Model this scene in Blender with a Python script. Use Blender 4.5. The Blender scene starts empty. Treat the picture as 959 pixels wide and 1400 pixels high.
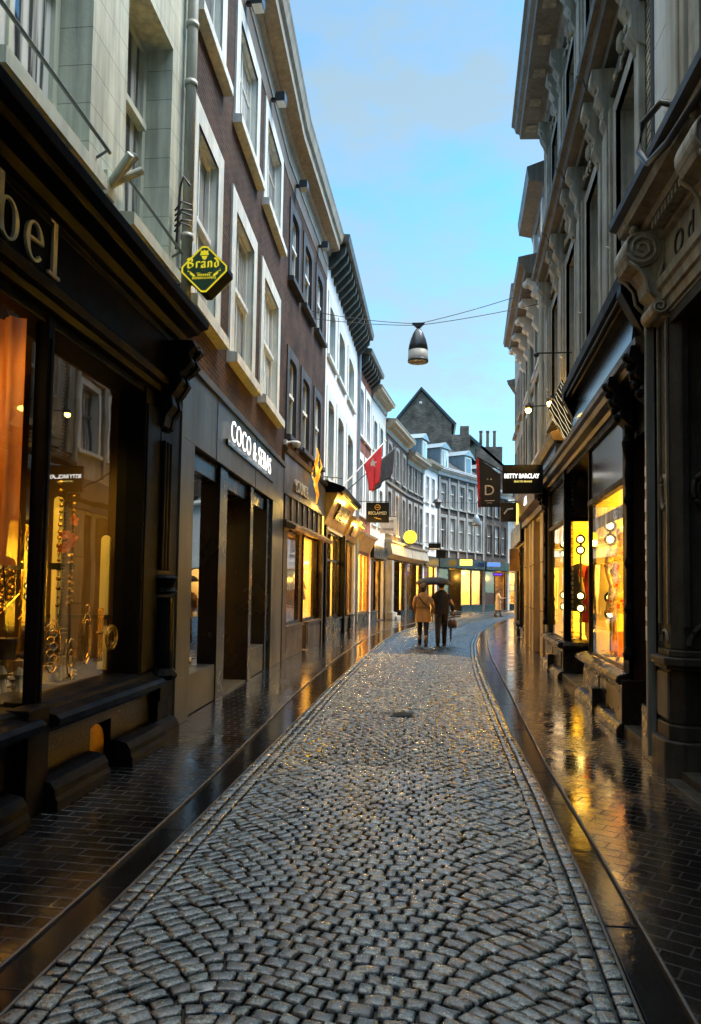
import bpy, bmesh, math, random
import numpy as np
from mathutils import Vector, Matrix, noise as mnoise

RND = random.Random(11)
scene = bpy.context.scene
COL = scene.collection
PI = math.pi

# ------------------------------------------------------------------ helpers
class MB:
    """collects simple shapes into one mesh"""
    def __init__(s): s.v = []; s.f = []
    def add(s, vs, fs):
        n = len(s.v); s.v += [tuple(p) for p in vs]; s.f += [tuple(i + n for i in f) for f in fs]; return s
    def quad(s, a, b, c, d): return s.add([a, b, c, d], [(0, 1, 2, 3)])
    def box(s, x0, x1, y0, y1, z0, z1):
        return s.add([(x0,y0,z0),(x1,y0,z0),(x1,y1,z0),(x0,y1,z0),(x0,y0,z1),(x1,y0,z1),(x1,y1,z1),(x0,y1,z1)],
                     [(3,2,1,0),(4,5,6,7),(0,1,5,4),(1,2,6,5),(2,3,7,6),(3,0,4,7)])
    def prism(s, poly, axis, a, b):
        n = len(poly)
        def P(p, t):
            if axis == 'x': return (t, p[0], p[1])
            if axis == 'y': return (p[0], t, p[1])
            return (p[0], p[1], t)
        vs = [P(p, a) for p in poly] + [P(p, b) for p in poly]
        fs = [tuple(range(n))[::-1], tuple(range(n, 2*n))] + [(i, (i+1) % n, n+(i+1) % n, n+i) for i in range(n)]
        return s.add(vs, fs)
    def tube(s, pts, r, n=8, closed=False):
        pts = [Vector(p) for p in pts]; m = len(pts)
        rr = r if isinstance(r, (list, tuple)) else [r]*m
        vs = []; 
        for i, p in enumerate(pts):
            if closed: t = pts[(i+1) % m]-pts[i-1]
            else: t = (pts[min(i+1, m-1)]-pts[max(i-1, 0)])
            t = t.normalized() if t.length > 1e-9 else Vector((0,0,1))
            ref = Vector((0,0,1)) if abs(t.z) < .9 else Vector((1,0,0))
            a = t.cross(ref).normalized(); b = t.cross(a)
            for k in range(n):
                q = 2*PI*k/n
                vs.append(p+(a*math.cos(q)+b*math.sin(q))*rr[i])
        fs = []
        for i in range(m if closed else m-1):
            j = (i+1) % m
            for k in range(n):
                fs.append((i*n+k, i*n+(k+1) % n, j*n+(k+1) % n, j*n+k))
        if not closed: fs += [tuple(range(n)), tuple(range((m-1)*n, m*n))]
        return s.add(vs, fs)
    def lathe(s, c, prof, n=16, axis='z'):
        vs = []; m = len(prof)
        for r, h in prof:
            for k in range(n):
                q = 2*PI*k/n; a, b = r*math.cos(q), r*math.sin(q)
                if axis == 'z': vs.append((c[0]+a, c[1]+b, c[2]+h))
                elif axis == 'y': vs.append((c[0]+a, c[1]+h, c[2]+b))
                else: vs.append((c[0]+h, c[1]+a, c[2]+b))
        fs = [(i*n+k, i*n+(k+1) % n, (i+1)*n+(k+1) % n, (i+1)*n+k) for i in range(m-1) for k in range(n)]
        fs += [tuple(range(n)), tuple(range((m-1)*n, m*n))]
        return s.add(vs, fs)
    def ball(s, c, r, n=10, sz=(1,1,1)):
        m = n//2+1
        prof = [(max(1e-4, math.sin(PI*i/m)), -math.cos(PI*i/m)) for i in range(m+1)]
        vs = []
        for rr, h in prof:
            for k in range(n):
                q = 2*PI*k/n
                vs.append((c[0]+r*sz[0]*rr*math.cos(q), c[1]+r*sz[1]*rr*math.sin(q), c[2]+r*sz[2]*h))
        fs = [(i*n+k, i*n+(k+1) % n, (i+1)*n+(k+1) % n, (i+1)*n+k) for i in range(m) for k in range(n)]
        return s.add(vs, fs)
    def loft(s, rings, n=16, caps=True):
        """rings: (cx,cy,z,rx,ry)"""
        vs = [(cx+rx*math.cos(2*PI*k/n), cy+ry*math.sin(2*PI*k/n), z) for cx, cy, z, rx, ry in rings for k in range(n)]
        m = len(rings)
        fs = [(i*n+k, i*n+(k+1) % n, (i+1)*n+(k+1) % n, (i+1)*n+k) for i in range(m-1) for k in range(n)]
        if caps: fs += [tuple(range(n)), tuple(range((m-1)*n, m*n))]
        return s.add(vs, fs)
    def mesh(s, name, mat, smooth=False):
        me = bpy.data.meshes.new(name)
        me.from_pydata(s.v, [], s.f)
        bm = bmesh.new(); bm.from_mesh(me)
        bmesh.ops.recalc_face_normals(bm, faces=bm.faces)
        bm.to_mesh(me); bm.free()
        if mat: me.materials.append(mat)
        if smooth:
            me.polygons.foreach_set('use_smooth', [True]*len(me.polygons))
        return me
    def build(s, name, mat, parent=None, loc=(0,0,0), smooth=False, bevel=0, seg=2):
        o = link(name, s.mesh(name, mat, smooth), parent, loc)
        if bevel:
            m = o.modifiers.new('bevel', 'BEVEL'); m.width = bevel; m.segments = seg; m.limit_method = 'ANGLE'; m.angle_limit = .6
        return o

def link(name, data, parent=None, loc=(0,0,0)):
    o = bpy.data.objects.new(name, data); COL.objects.link(o)
    if parent: o.parent = parent
    o.location = loc
    return o
def empty(name, loc, rz=0):
    o = link(name, None, None, loc); o.rotation_euler = (0, 0, rz); o.empty_display_size = .2
    return o
def tag(o, label=None, cat=None, group=None, kind=None):
    if label: o['label'] = label
    if cat: o['category'] = cat
    if group: o['group'] = group
    if kind: o['kind'] = kind
    return o
def thing(name, label, cat, loc=(0,0,0), rz=0, group=None):
    return tag(empty(name, loc, rz), label, cat, group)
def copy_tree(o, parent=None):
    c = o.copy(); COL.objects.link(c); c.parent = parent
    for ch in list(o.children): copy_tree(ch, c)
    return c
def sweep_x(prof, x0, x1):
    return MB().prism(prof, 'x', x0, x1)

def text(s, size, mat, parent, loc, name='lettering', rot=(PI/2, 0, 0), ext=.01, sx=1., off=0., align='LEFT', spacing=1.0):
    cu = bpy.data.curves.new(name, 'FONT'); cu.body = s; cu.size = size; cu.extrude = ext; cu.offset = off
    cu.align_x = align; cu.align_y = 'BOTTOM_BASELINE'; cu.space_character = spacing; cu.resolution_u = 3
    to = bpy.data.objects.new(name, cu); COL.objects.link(to)
    bpy.context.view_layer.update()
    me = bpy.data.meshes.new_from_object(to.evaluated_get(bpy.context.evaluated_depsgraph_get()))
    bpy.data.objects.remove(to); bpy.data.curves.remove(cu)
    me.name = name
    if sx != 1: me.transform(Matrix.Diagonal((sx, 1, 1, 1)))
    me.materials.clear(); me.materials.append(mat)
    o = link(name, me, parent, loc); o.rotation_euler = rot
    return o

# ------------------------------------------------------------------ materials
def nt(name):
    m = bpy.data.materials.new(name); m.use_nodes = True
    t = m.node_tree; t.nodes.clear()
    return m, t
def N(t, typ, **kw):
    n = t.nodes.new(typ)
    for k, v in kw.items():
        if k.startswith('i_'):
            key = k[2:]
            key = int(key) if key.isdigit() else key.replace('_', ' ')
            n.inputs[key].default_value = v
        else: setattr(n, k, v)
    return n
def L(t, a, b): t.links.new(a, b)
def rgba(c): return (c[0], c[1], c[2], 1)
def out(t, sh): o = N(t, 'ShaderNodeOutputMaterial'); L(t, sh, o.inputs[0])
def ramp(t, fac, stops):
    r = N(t, 'ShaderNodeValToRGB'); L(t, fac, r.inputs[0])
    e = r.color_ramp.elements
    while len(e) < len(stops): e.new(.5)
    for i, (p, c) in enumerate(stops):
        e[i].position = p; e[i].color = rgba(c) if not isinstance(c, (int, float)) else (c, c, c, 1)
    return r.outputs[0]
def mixc(t, fac, a, b, mode='MIX'):
    m = N(t, 'ShaderNodeMix', data_type='RGBA', blend_type=mode)
    for sock, v in ((m.inputs[0], fac), (m.inputs[6], a), (m.inputs[7], b)):
        if hasattr(v, 'links'): L(t, v, sock)
        elif isinstance(v, (int, float)): sock.default_value = v
        else: sock.default_value = rgba(v)
    return m.outputs[2]
def coords(t, scale=(1,1,1), kind='Object'):
    tc = N(t, 'ShaderNodeTexCoord'); mp = N(t, 'ShaderNodeMapping'); L(t, tc.outputs[kind], mp.inputs[0])
    mp.inputs['Scale'].default_value = scale
    return mp.outputs[0]
def noise(t, vec, scale, detail=4, rough=.55):
    n = N(t, 'ShaderNodeTexNoise'); n.inputs['Scale'].default_value = scale; n.inputs['Detail'].default_value = detail
    n.inputs['Roughness'].default_value = rough; L(t, vec, n.inputs['Vector']); return n.outputs['Fac']
def sc(c, k): return tuple(min(1, max(0, x*k)) for x in c)

def stone(name, col, rough=.6, var=.3, scale=3., bump=.25, streak=.35, spec=.5, metal=0., fine=40., coat=0., score=None):
    """plaster / stone / paint: two-scale mottling, rain streaks down the surface, fine bump"""
    m, t = nt(name)
    v = coords(t)
    a = noise(t, v, scale, 5)
    c = ramp(t, a, [(.3, sc(col, 1-var)), (.7, sc(col, 1+var*.6))])
    if streak:
        b = noise(t, coords(t, (7, 7, .5)), 1.6, 4)
        k = ramp(t, b, [(.35, 1-streak), (.62, 1.)])
        c = mixc(t, 1., c, k, 'MULTIPLY')
    f = noise(t, v, fine, 4)
    hgt = f
    if score:
        sx = N(t, 'ShaderNodeSeparateXYZ'); L(t, v, sx.inputs[0])
        ad = N(t, 'ShaderNodeMath', operation='ADD'); L(t, sx.outputs[0], ad.inputs[0]); L(t, sx.outputs[1], ad.inputs[1])
        cb = N(t, 'ShaderNodeCombineXYZ'); L(t, ad.outputs[0], cb.inputs[0]); L(t, sx.outputs[2], cb.inputs[1])
        br = N(t, 'ShaderNodeTexBrick'); L(t, cb.outputs[0], br.inputs[0])
        br.inputs['Scale'].default_value = 1; br.inputs['Brick Width'].default_value = score[0]; br.inputs['Row Height'].default_value = score[1]
        br.inputs['Mortar Size'].default_value = score[2]; br.inputs['Mortar Smooth'].default_value = .2
        br.inputs['Color1'].default_value = (1,1,1,1); br.inputs['Color2'].default_value = (.9,.9,.9,1); br.inputs['Mortar'].default_value = (.38,.38,.35,1)
        c = mixc(t, 1., c, br.outputs[0], 'MULTIPLY')
    bs = N(t, 'ShaderNodeBsdfPrincipled'); L(t, c, bs.inputs['Base Color'])
    r = ramp(t, a, [(.2, min(1, rough*1.25)), (.8, rough*.75)])
    L(t, r, bs.inputs['Roughness']); bs.inputs['Metallic'].default_value = metal
    bs.inputs['Specular IOR Level'].default_value = spec; bs.inputs['Coat Weight'].default_value = coat; bs.inputs['Coat Roughness'].default_value = .12
    if bump:
        bp = N(t, 'ShaderNodeBump'); bp.inputs['Strength'].default_value = bump; bp.inputs['Distance'].default_value = .01
        L(t, hgt, bp.inputs['Height']); L(t, bp.outputs[0], bs.inputs['Normal'])
    out(t, bs.outputs[0]); return m

def brick(name, c1, c2, mortar, w=.21, h=.065, rough=.75, mortar_size=.008, bump=.6, bias=0.):
    m, t = nt(name)
    v = coords(t)
    sx = N(t, 'ShaderNodeSeparateXYZ'); L(t, v, sx.inputs[0])
    ad = N(t, 'ShaderNodeMath', operation='ADD'); L(t, sx.outputs[0], ad.inputs[0]); L(t, sx.outputs[1], ad.inputs[1])
    cb = N(t, 'ShaderNodeCombineXYZ'); L(t, ad.outputs[0], cb.inputs[0]); L(t, sx.outputs[2], cb.inputs[1])
    br = N(t, 'ShaderNodeTexBrick'); L(t, cb.outputs[0], br.inputs[0])
    br.inputs['Scale'].default_value = 1; br.inputs['Brick Width'].default_value = w; br.inputs['Row Height'].default_value = h
    br.inputs['Mortar Size'].default_value = mortar_size; br.inputs['Bias'].default_value = bias
    br.inputs['Color1'].default_value = rgba(c1); br.inputs['Color2'].default_value = rgba(c2); br.inputs['Mortar'].default_value = rgba(mortar)
    a = noise(t, v, 1.3, 5)
    c = mixc(t, 1., br.outputs[0], ramp(t, a, [(.3, .45), (.7, 1.5)]), 'MULTIPLY')
    fl = noise(t, coords(t, (5, 5, 15)), 1.8, 4, .75)                 # pale lime flecks
    c = mixc(t, ramp(t, fl, [(.61, 0.), (.76, .5)]), c, (.32,.26,.22))
    f = noise(t, v, 45, 3)
    hm = mixc(t, .35, br.outputs[1], f)
    bs = N(t, 'ShaderNodeBsdfPrincipled', i_Roughness=rough); L(t, c, bs.inputs['Base Color']); bs.inputs['Specular IOR Level'].default_value = .15
    bp = N(t, 'ShaderNodeBump', invert=True); bp.inputs['Strength'].default_value = bump; bp.inputs['Distance'].default_value = .012
    L(t, hm, bp.inputs['Height']); L(t, bp.outputs[0], bs.inputs['Normal'])
    out(t, bs.outputs[0]); return m

def emit(name, col, st):
    m, t = nt(name); e = N(t, 'ShaderNodeEmission'); e.inputs[0].default_value = rgba(col); e.inputs[1].default_value = st
    out(t, e.outputs[0]); return m

def shop_glass(name='shop_glass', gain=1.1, base=.06):
    m, t = nt(name)
    tr = N(t, 'ShaderNodeBsdfTransparent'); tr.inputs[0].default_value = (.93,.95,.93,1)
    gl = N(t, 'ShaderNodeBsdfGlossy', i_Roughness=.012); gl.inputs[0].default_value = (1,1,1,1)
    ge = N(t, 'ShaderNodeNewGeometry'); dt = N(t, 'ShaderNodeVectorMath', operation='DOT_PRODUCT'); L(t, ge.outputs['Normal'], dt.inputs[0]); L(t, ge.outputs['Incoming'], dt.inputs[1])
    ab = N(t, 'ShaderNodeMath', operation='ABSOLUTE'); L(t, dt.outputs['Value'], ab.inputs[0])
    om = N(t, 'ShaderNodeMath', operation='SUBTRACT', use_clamp=True); om.inputs[0].default_value = 1.; L(t, ab.outputs[0], om.inputs[1])
    fr = N(t, 'ShaderNodeMath', operation='POWER'); L(t, om.outputs[0], fr.inputs[0]); fr.inputs[1].default_value = 5.   # Schlick, both faces alike
    nz = noise(t, coords(t), .9, 2); bp = N(t, 'ShaderNodeBump'); bp.inputs['Strength'].default_value = .03; bp.inputs['Distance'].default_value = .1
    L(t, nz, bp.inputs['Height']); L(t, bp.outputs[0], gl.inputs['Normal'])
    mu = N(t, 'ShaderNodeMath', operation='MULTIPLY_ADD', use_clamp=True); L(t, fr.outputs[0], mu.inputs[0]); mu.inputs[1].default_value = gain; mu.inputs[2].default_value = base
    mx = N(t, 'ShaderNodeMixShader'); L(t, mu.outputs[0], mx.inputs[0]); L(t, tr.outputs[0], mx.inputs[1]); L(t, gl.outputs[0], mx.inputs[2])
    out(t, mx.outputs[0]); return m

def upper_pane():
    """window glass in front of an unlit room with half-drawn net curtains"""
    m, t = nt('window_glass')
    oi = N(t, 'ShaderNodeObjectInfo')
    v = coords(t)
    nz = noise(t, coords(t, (9, 9, .3)), 1.4, 2)
    cur = ramp(t, nz, [(.40, (.03,.033,.036)), (.52, (.62,.66,.66))])
    fac = ramp(t, oi.outputs['Random'], [(.15, .1), (.7, 1.)])
    c = mixc(t, fac, (.018,.02,.022), cur)
    bs = N(t, 'ShaderNodeBsdfPrincipled', i_Roughness=.03); L(t, c, bs.inputs['Base Color']); bs.inputs['IOR'].default_value = 1.9
    n2 = noise(t, v, 1.1, 2); bp = N(t, 'ShaderNodeBump'); bp.inputs['Strength'].default_value = .06; bp.inputs['Distance'].default_value = .1
    L(t, n2, bp.inputs['Height']); L(t, bp.outputs[0], bs.inputs['Normal'])
    out(t, bs.outputs[0]); return m

def interior(name, col, col2, scale=1.5):
    m, t = nt(name)
    a = noise(t, coords(t, (1, 1, .25)), scale, 3)
    c = ramp(t, a, [(.35, col), (.62, col2)])
    bs = N(t, 'ShaderNodeBsdfPrincipled', i_Roughness=.6); L(t, c, bs.inputs['Base Color']); out(t, bs.outputs[0]); return m

def cobble_mat():
    m, t = nt('wet_cobble')
    ge = N(t, 'ShaderNodeNewGeometry'); v = coords(t)
    c = ramp(t, ge.outputs['Random Per Island'], [(0, (.018,.031,.033)), (.5, (.042,.069,.072)), (.9, (.080,.118,.118)), (1, (.14,.165,.145))])
    a = noise(t, v, 46, 6, .72)
    c = mixc(t, 1., c, ramp(t, a, [(.38, .2), (.63, 2.1)]), 'MULTIPLY')
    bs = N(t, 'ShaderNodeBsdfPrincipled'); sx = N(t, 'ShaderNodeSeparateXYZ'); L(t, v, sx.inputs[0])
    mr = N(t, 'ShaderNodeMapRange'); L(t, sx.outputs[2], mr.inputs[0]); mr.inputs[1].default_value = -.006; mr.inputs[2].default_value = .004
    c = mixc(t, mr.outputs[0], (.004,.004,.0035), c)                 # dark joint dirt, and shade on the stone sides painted in by height
    L(t, c, bs.inputs['Base Color']); L(t, mr.outputs[0], bs.inputs['Specular IOR Level'])
    L(t, ramp(t, noise(t, v, 14, 4), [(.3, .12), (.7, .32)]), bs.inputs['Roughness'])
    f = noise(t, v, 48, 6, .7)
    bp = N(t, 'ShaderNodeBump'); bp.inputs['Strength'].default_value = 1.; bp.inputs['Distance'].default_value = .009
    L(t, f, bp.inputs['Height']); L(t, bp.outputs[0], bs.inputs['Normal'])
    bs.inputs['Coat Weight'].default_value = 1.; bs.inputs['Coat Roughness'].default_value = .10; bs.inputs['Coat IOR'].default_value = 1.75
    b2 = N(t, 'ShaderNodeBump'); b2.inputs['Strength'].default_value = .5; b2.inputs['Distance'].default_value = .004
    L(t, f, b2.inputs['Height']); L(t, b2.outputs[0], bs.inputs['Coat Normal']); L(t, mr.outputs[0], b2.inputs['Strength'])
    out(t, bs.outputs[0]); return m

def pavement_mat(name, rot, w, h, base=(.010,.0098,.010), mortar=(.007,.007,.0065)):
    m, t = nt(name)
    tc = N(t, 'ShaderNodeTexCoord'); mp = N(t, 'ShaderNodeMapping'); L(t, tc.outputs['Object'], mp.inputs[0]); mp.inputs['Rotation'].default_value = (0,0,rot)
    br = N(t, 'ShaderNodeTexBrick'); L(t, mp.outputs[0], br.inputs[0])
    br.inputs['Scale'].default_value = 1; br.inputs['Brick Width'].default_value = w; br.inputs['Row Height'].default_value = h; br.inputs['Mortar Size'].default_value = .0055
    br.inputs['Color1'].default_value = rgba(sc(base,.75)); br.inputs['Color2'].default_value = rgba(sc(base,1.35)); br.inputs['Mortar'].default_value = rgba(mortar)
    v = tc.outputs['Object']
    big = noise(t, v, 1.1, 4)
    c = mixc(t, 1., br.outputs[0], ramp(t, noise(t, v, 5, 5), [(.3, .6), (.7, 1.4)]), 'MULTIPLY')
    bs = N(t, 'ShaderNodeBsdfPrincipled'); L(t, c, bs.inputs['Base Color'])
    r = ramp(t, big, [(.42, .06), (.62, .22)])
    rr_ = mixc(t, 1., r, ramp(t, noise(t, v, 30, 3), [(.3, .8), (.7, 1.3)]), 'MULTIPLY')
    L(t, mixc(t, br.outputs[1], rr_, (.34,.34,.34)), bs.inputs['Roughness'])
    bs.inputs['Specular IOR Level'].default_value = .95; bs.inputs['Coat Weight'].default_value = .9; bs.inputs['Coat Roughness'].default_value = .07
    fine = noise(t, v, 55, 4)
    und = noise(t, v, 7, 3)
    h1 = mixc(t, .25, und, fine)
    wet = ramp(t, big, [(.38, .22), (.55, 1.)])
    h2 = mixc(t, ramp(t, br.outputs[1], [(0, 0.), (1, .9)]), h1, (0,0,0))
    bp = N(t, 'ShaderNodeBump'); bp.inputs['Distance'].default_value = .013
    s2 = N(t, 'ShaderNodeMath', operation='MULTIPLY'); L(t, wet, s2.inputs[0]); s2.inputs[1].default_value = .55; L(t, s2.outputs[0], bp.inputs['Strength'])
    L(t, h2, bp.inputs['Height']); L(t, bp.outputs[0], bs.inputs['Normal']); L(t, bp.outputs[0], bs.inputs['Coat Normal'])
    out(t, bs.outputs[0]); return m

M = {}
M['plaster_cream'] = stone('plaster_cream', (.58,.63,.53), .7, .18, 1.6, .25, .38, score=(40.,.33,.004))
M['cream_trim'] = stone('cream_trim', (.52,.57,.48), .55, .12, 2.5, .12, .2)
M['black_paint'] = stone('black_paint', (.006,.006,.0065), .4, .4, 5, .2, .2, spec=.03, fine=30)
M['plain_black'] = stone('black_iron', (.008,.008,.008), .45, .3, 5, .15, 0)  # plain black for ironwork, brackets and dark fittings
M['jewel_gold'] = stone('jewel_gold', (.75,.45,.10), .25, .3, 9, .1, 0, metal=.8)
M['gold_letter'] = stone('gold_letter', (.80,.73,.56), .45, .15, 6, .15, .15)
M['brick_brown'] = brick('brick_brown', (.062,.028,.014), (.028,.014,.009), (.085,.066,.050))
M['surround_grey'] = stone('surround_grey', (.68,.73,.69), .6, .14, 3, .2, .25)
M['surround_dark'] = stone('surround_dark', (.045,.042,.042), .6, .2, 3, .2, .2)
M['frame_white'] = stone('frame_white', (.78,.80,.74), .4, .08, 3, .05, .15)
M['frame_tan'] = stone('frame_tan', (.42,.34,.22), .45, .15, 3, .05, .15)
M['frame_grey'] = stone('frame_grey', (.12,.14,.14), .4, .1, 3, .05, .1)
M['panel_grey'] = stone('panel_grey', (.055,.057,.052), .36, .2, 1.2, .08, .35, spec=.14)
M['panel_dark'] = stone('panel_dark', (.009,.0085,.008), .26, .3, 2, .1, .15, spec=.2)
M['panel_bronze'] = stone('panel_bronze', (.075,.053,.028), .38, .3, 2, .12, .3, spec=.2)
M['gold_panel'] = stone('gold_panel', (.62,.37,.055), .38, .25, 4, .08, .2, metal=.25)
M['gold_dark'] = stone('gold_dark', (.25,.16,.06), .35, .3, 4, .08, .2, metal=.5)
M['white_paint'] = stone('white_paint', (.82,.84,.82), .65, .08, 2, .15, .16)
M['white_clean'] = stone('white_clean', (.72,.72,.66), .5, .08, 3, .08, .15)
M['red_brick'] = brick('red_brick', (.30,.085,.045), (.22,.06,.035), (.25,.18,.14))
M['stone_far'] = stone('stone_far', (.36,.36,.33), .7, .25, 1.6, .3, .35)
M['brick_grey'] = brick('brick_grey', (.13,.10,.08), (.085,.068,.055), (.14,.13,.12))
M['brick_gable'] = brick('brick_gable', (.19,.135,.10), (.10,.075,.06), (.2,.17,.15), .24, .08)
M['cornice_cream'] = stone('cornice_cream', (.42,.36,.25), .55, .15, 2, .1, .3)
M['cornice_brown'] = stone('cornice_brown', (.17,.145,.11), .6, .2, 2, .1, .3)
M['slate'] = stone('slate', (.045,.05,.055), .4, .3, 6, .5, .2, fine=16)
M['zinc'] = stone('zinc', (.26,.33,.36), .4, .15, 2, .1, .25, metal=.35)
M['stone_olive'] = stone('stone_olive', (.32,.31,.25), .65, .3, 2.6, .4, .45)
M['stone_gold'] = stone('stone_gold', (.37,.345,.27), .6, .28, 4, .3, .4)
M['riser_dark'] = stone('riser_dark', (.020,.015,.009), .28, .4, 3, .3, .4, spec=.4)
M['stone_dark'] = stone('stone_dark', (.050,.047,.038), .5, .45, 3, .5, .45, spec=.2)
M['brick_buff'] = brick('brick_buff', (.44,.41,.31), (.26,.24,.18), (.03,.028,.025), .24, .085, mortar_size=.014)
M['cornice_dark'] = stone('cornice_dark', (.085,.080,.062), .55, .3, 3, .2, .3)
M['cornice_grey'] = stone('cornice_grey', (.16,.16,.14), .55, .2, 3, .15, .3)
M['black_glass'] = stone('black_glass', (.02,.022,.025), .16, .5, 1.5, .03, 0, fine=3, spec=.8)
M['pipe'] = stone('pipe', (.42,.44,.38), .5, .12, 3, .1, .3)
M['pane'] = upper_pane()
M['glass'] = shop_glass()
M['glass_coated'] = shop_glass('coated_shop_glass', 1.3, .20)
M['int_amber'] = interior('shop_wall_amber', (.80,.68,.38), (.92,.82,.50))
M['int_brown'] = interior('shop_wall_brown', (.30,.13,.045), (.46,.20,.06))
M['curtain'] = interior('curtain_orange', (.42,.14,.025), (.70,.27,.05), 6.)
M['int_dark'] = interior('shop_wall_dark', (.045,.022,.010), (.09,.045,.018))
M['int_stock'] = interior('shop_wall_stock', (.10,.06,.035), (.85,.62,.30), 5.)
M['lamp_warm'] = emit('lamp_warm', (1,.70,.18), 3.2)
M['lamp_soft'] = emit('lamp_soft', (1,.56,.06), 1.1)
M['letters_lit'] = emit('letters_lit', (1,.97,.88), .55)
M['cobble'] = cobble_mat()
M['sand_joint'] = stone('wet_joint', (.012,.012,.011), .5, .3, 8, .3, 0)
M['pave_l'] = pavement_mat('pavement_left', .06, .23, .11, (.007,.007,.0075))
M['pave_r'] = pavement_mat('pavement_right', .52, .24, .115, (.009,.0088,.0085))
M['gutter'] = stone('wet_gutter', (.010,.010,.010), .13, .5, 2.2, .14, 0, fine=14, spec=.4)
M['kerb'] = stone('kerb_line', (.09,.085,.08), .35, .3, 6, .3, 0)
M['earth'] = stone('ground', (.05,.05,.05), .8, .3, .3, .1, 0)
M['wood'] = stone('dark_wood', (.05,.024,.012), .35, .3, 4, .2, .3)
M['ochre'] = stone('ochre_plate', (.50,.25,.035), .5, .3, 5, .2, .2)
M['zincgrey'] = stone('lamp_grey', (.07,.08,.09), .3, .1, 2, .03, .05, metal=.4)
# ------------------------------------------------------------------ ground and road
def interp(tab):
    xs = [a for a, b in tab]; ys = [b for a, b in tab]
    return lambda Y: float(np.interp(Y, xs, ys))
roadL = interp([(-8,-1.56),(0,-1.56),(8,-1.58),(12,-1.6),(17.6,-1.54),(22,-1.44),(26.5,-1.2),(32,-.5),(37,.4),(42,1.5),(48,3.2),(58,6.6),(70,11)])
roadR = interp([(-8,.78),(0,.78),(2.9,.80),(4.3,.86),(6,.9),(9,.92),(14.4,1.02),(18,1.15),(22,1.36),(27.6,1.85),(32,2.5),(37.4,3.4),(42.5,4.5),(48,6.1),(58,9.4),(70,13.6)])
gutL = interp([(-8,-1.76),(4,-1.77),(5.5,-1.79),(8,-1.88),(11,-2.0),(17,-2.1),(24,-2.02),(28,-1.75),(32,-1.15),(37,-.3),(42,.85),(48,2.5),(58,5.9),(70,10.3)])
gutR = interp([(-8,.98),(2.9,.99),(4.3,1.04),(7.2,1.08),(11.5,1.24),(17.5,1.44),(22,1.68),(25.5,1.98),(32,2.9),(37.4,3.85),(42.5,5.0),(48,6.65),(58,10),(70,14.2)])

def strip(name, fa, fb, z, mat, y0=-8, y1=70, n=120, kind='structure', crosscuts=1):
    mb = MB(); vs = []; 
    for i in range(n+1):
        Y = y0+(y1-y0)*i/n
        a, b = fa(Y), fb(Y)
        for k in range(crosscuts+1): vs.append((a+(b-a)*k/crosscuts, Y, z))
    w = crosscuts+1
    fs = [(i*w+k, i*w+k+1, (i+1)*w+k+1, (i+1)*w+k) for i in range(n) for k in range(crosscuts)]
    mb.add(vs, fs)
    o = mb.build(name, mat); tag(o, kind=kind); return o

g = MB().quad((-300,-120,-.12),(300,-120,-.12),(300,400,-.12),(-300,400,-.12)).build('ground', M['earth']); tag(g, kind='structure')
strip('road_bed', lambda Y: roadL(Y)-.01, lambda Y: roadR(Y)+.01, -.022, M['sand_joint'], y0=-34, n=160)
strip('pavement', lambda Y: gutL(Y)-9, gutL, 0., M['pave_l'], y0=-34, n=160)
strip('pavement', gutR, lambda Y: gutR(Y)+9, 0., M['pave_r'], y0=-34, n=160)

def gutter(side, fin, fout):
    mb = MB(); Y = -6.
    while Y < 62:
        l = .98+RND.uniform(-.06, .06)
        a0, b0, a1, b1 = fin(Y+.004), fout(Y+.004), fin(Y+l-.004), fout(Y+l-.004)
        dz = RND.uniform(-.002, .001); e = .016*(1 if b0 > a0 else -1)
        p = [(a0+e, Y+.004), (b0-e, Y+.004), (b1-e, Y+l-.004), (a1+e, Y+l-.004)]
        mb.prism(p if b0 > a0 else p[::-1], 'z', -.07, -.012+dz)
        Y += l
    o = mb.build('gutter', M['gutter'], bevel=.003); tag(o, kind='structure')
    kb = MB()
    for fn, w, zt in ((fin, .007, .003), (fout, .007, .005)):
        Y = -6.
        while Y < 62:
            l = 1.1+RND.uniform(-.15, .15)
            kb.prism([(fn(Y)-w, Y), (fn(Y)+w, Y), (fn(Y+l-.006)+w, Y+l-.006), (fn(Y+l-.006)-w, Y+l-.006)], 'z', -.06, zt+RND.uniform(-.002, .002))
            Y += l
    o = kb.build('kerb', M['kerb'], bevel=.003); tag(o, kind='structure')
gutter(-1, roadL, gutL); gutter(1, roadR, gutR)

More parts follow.
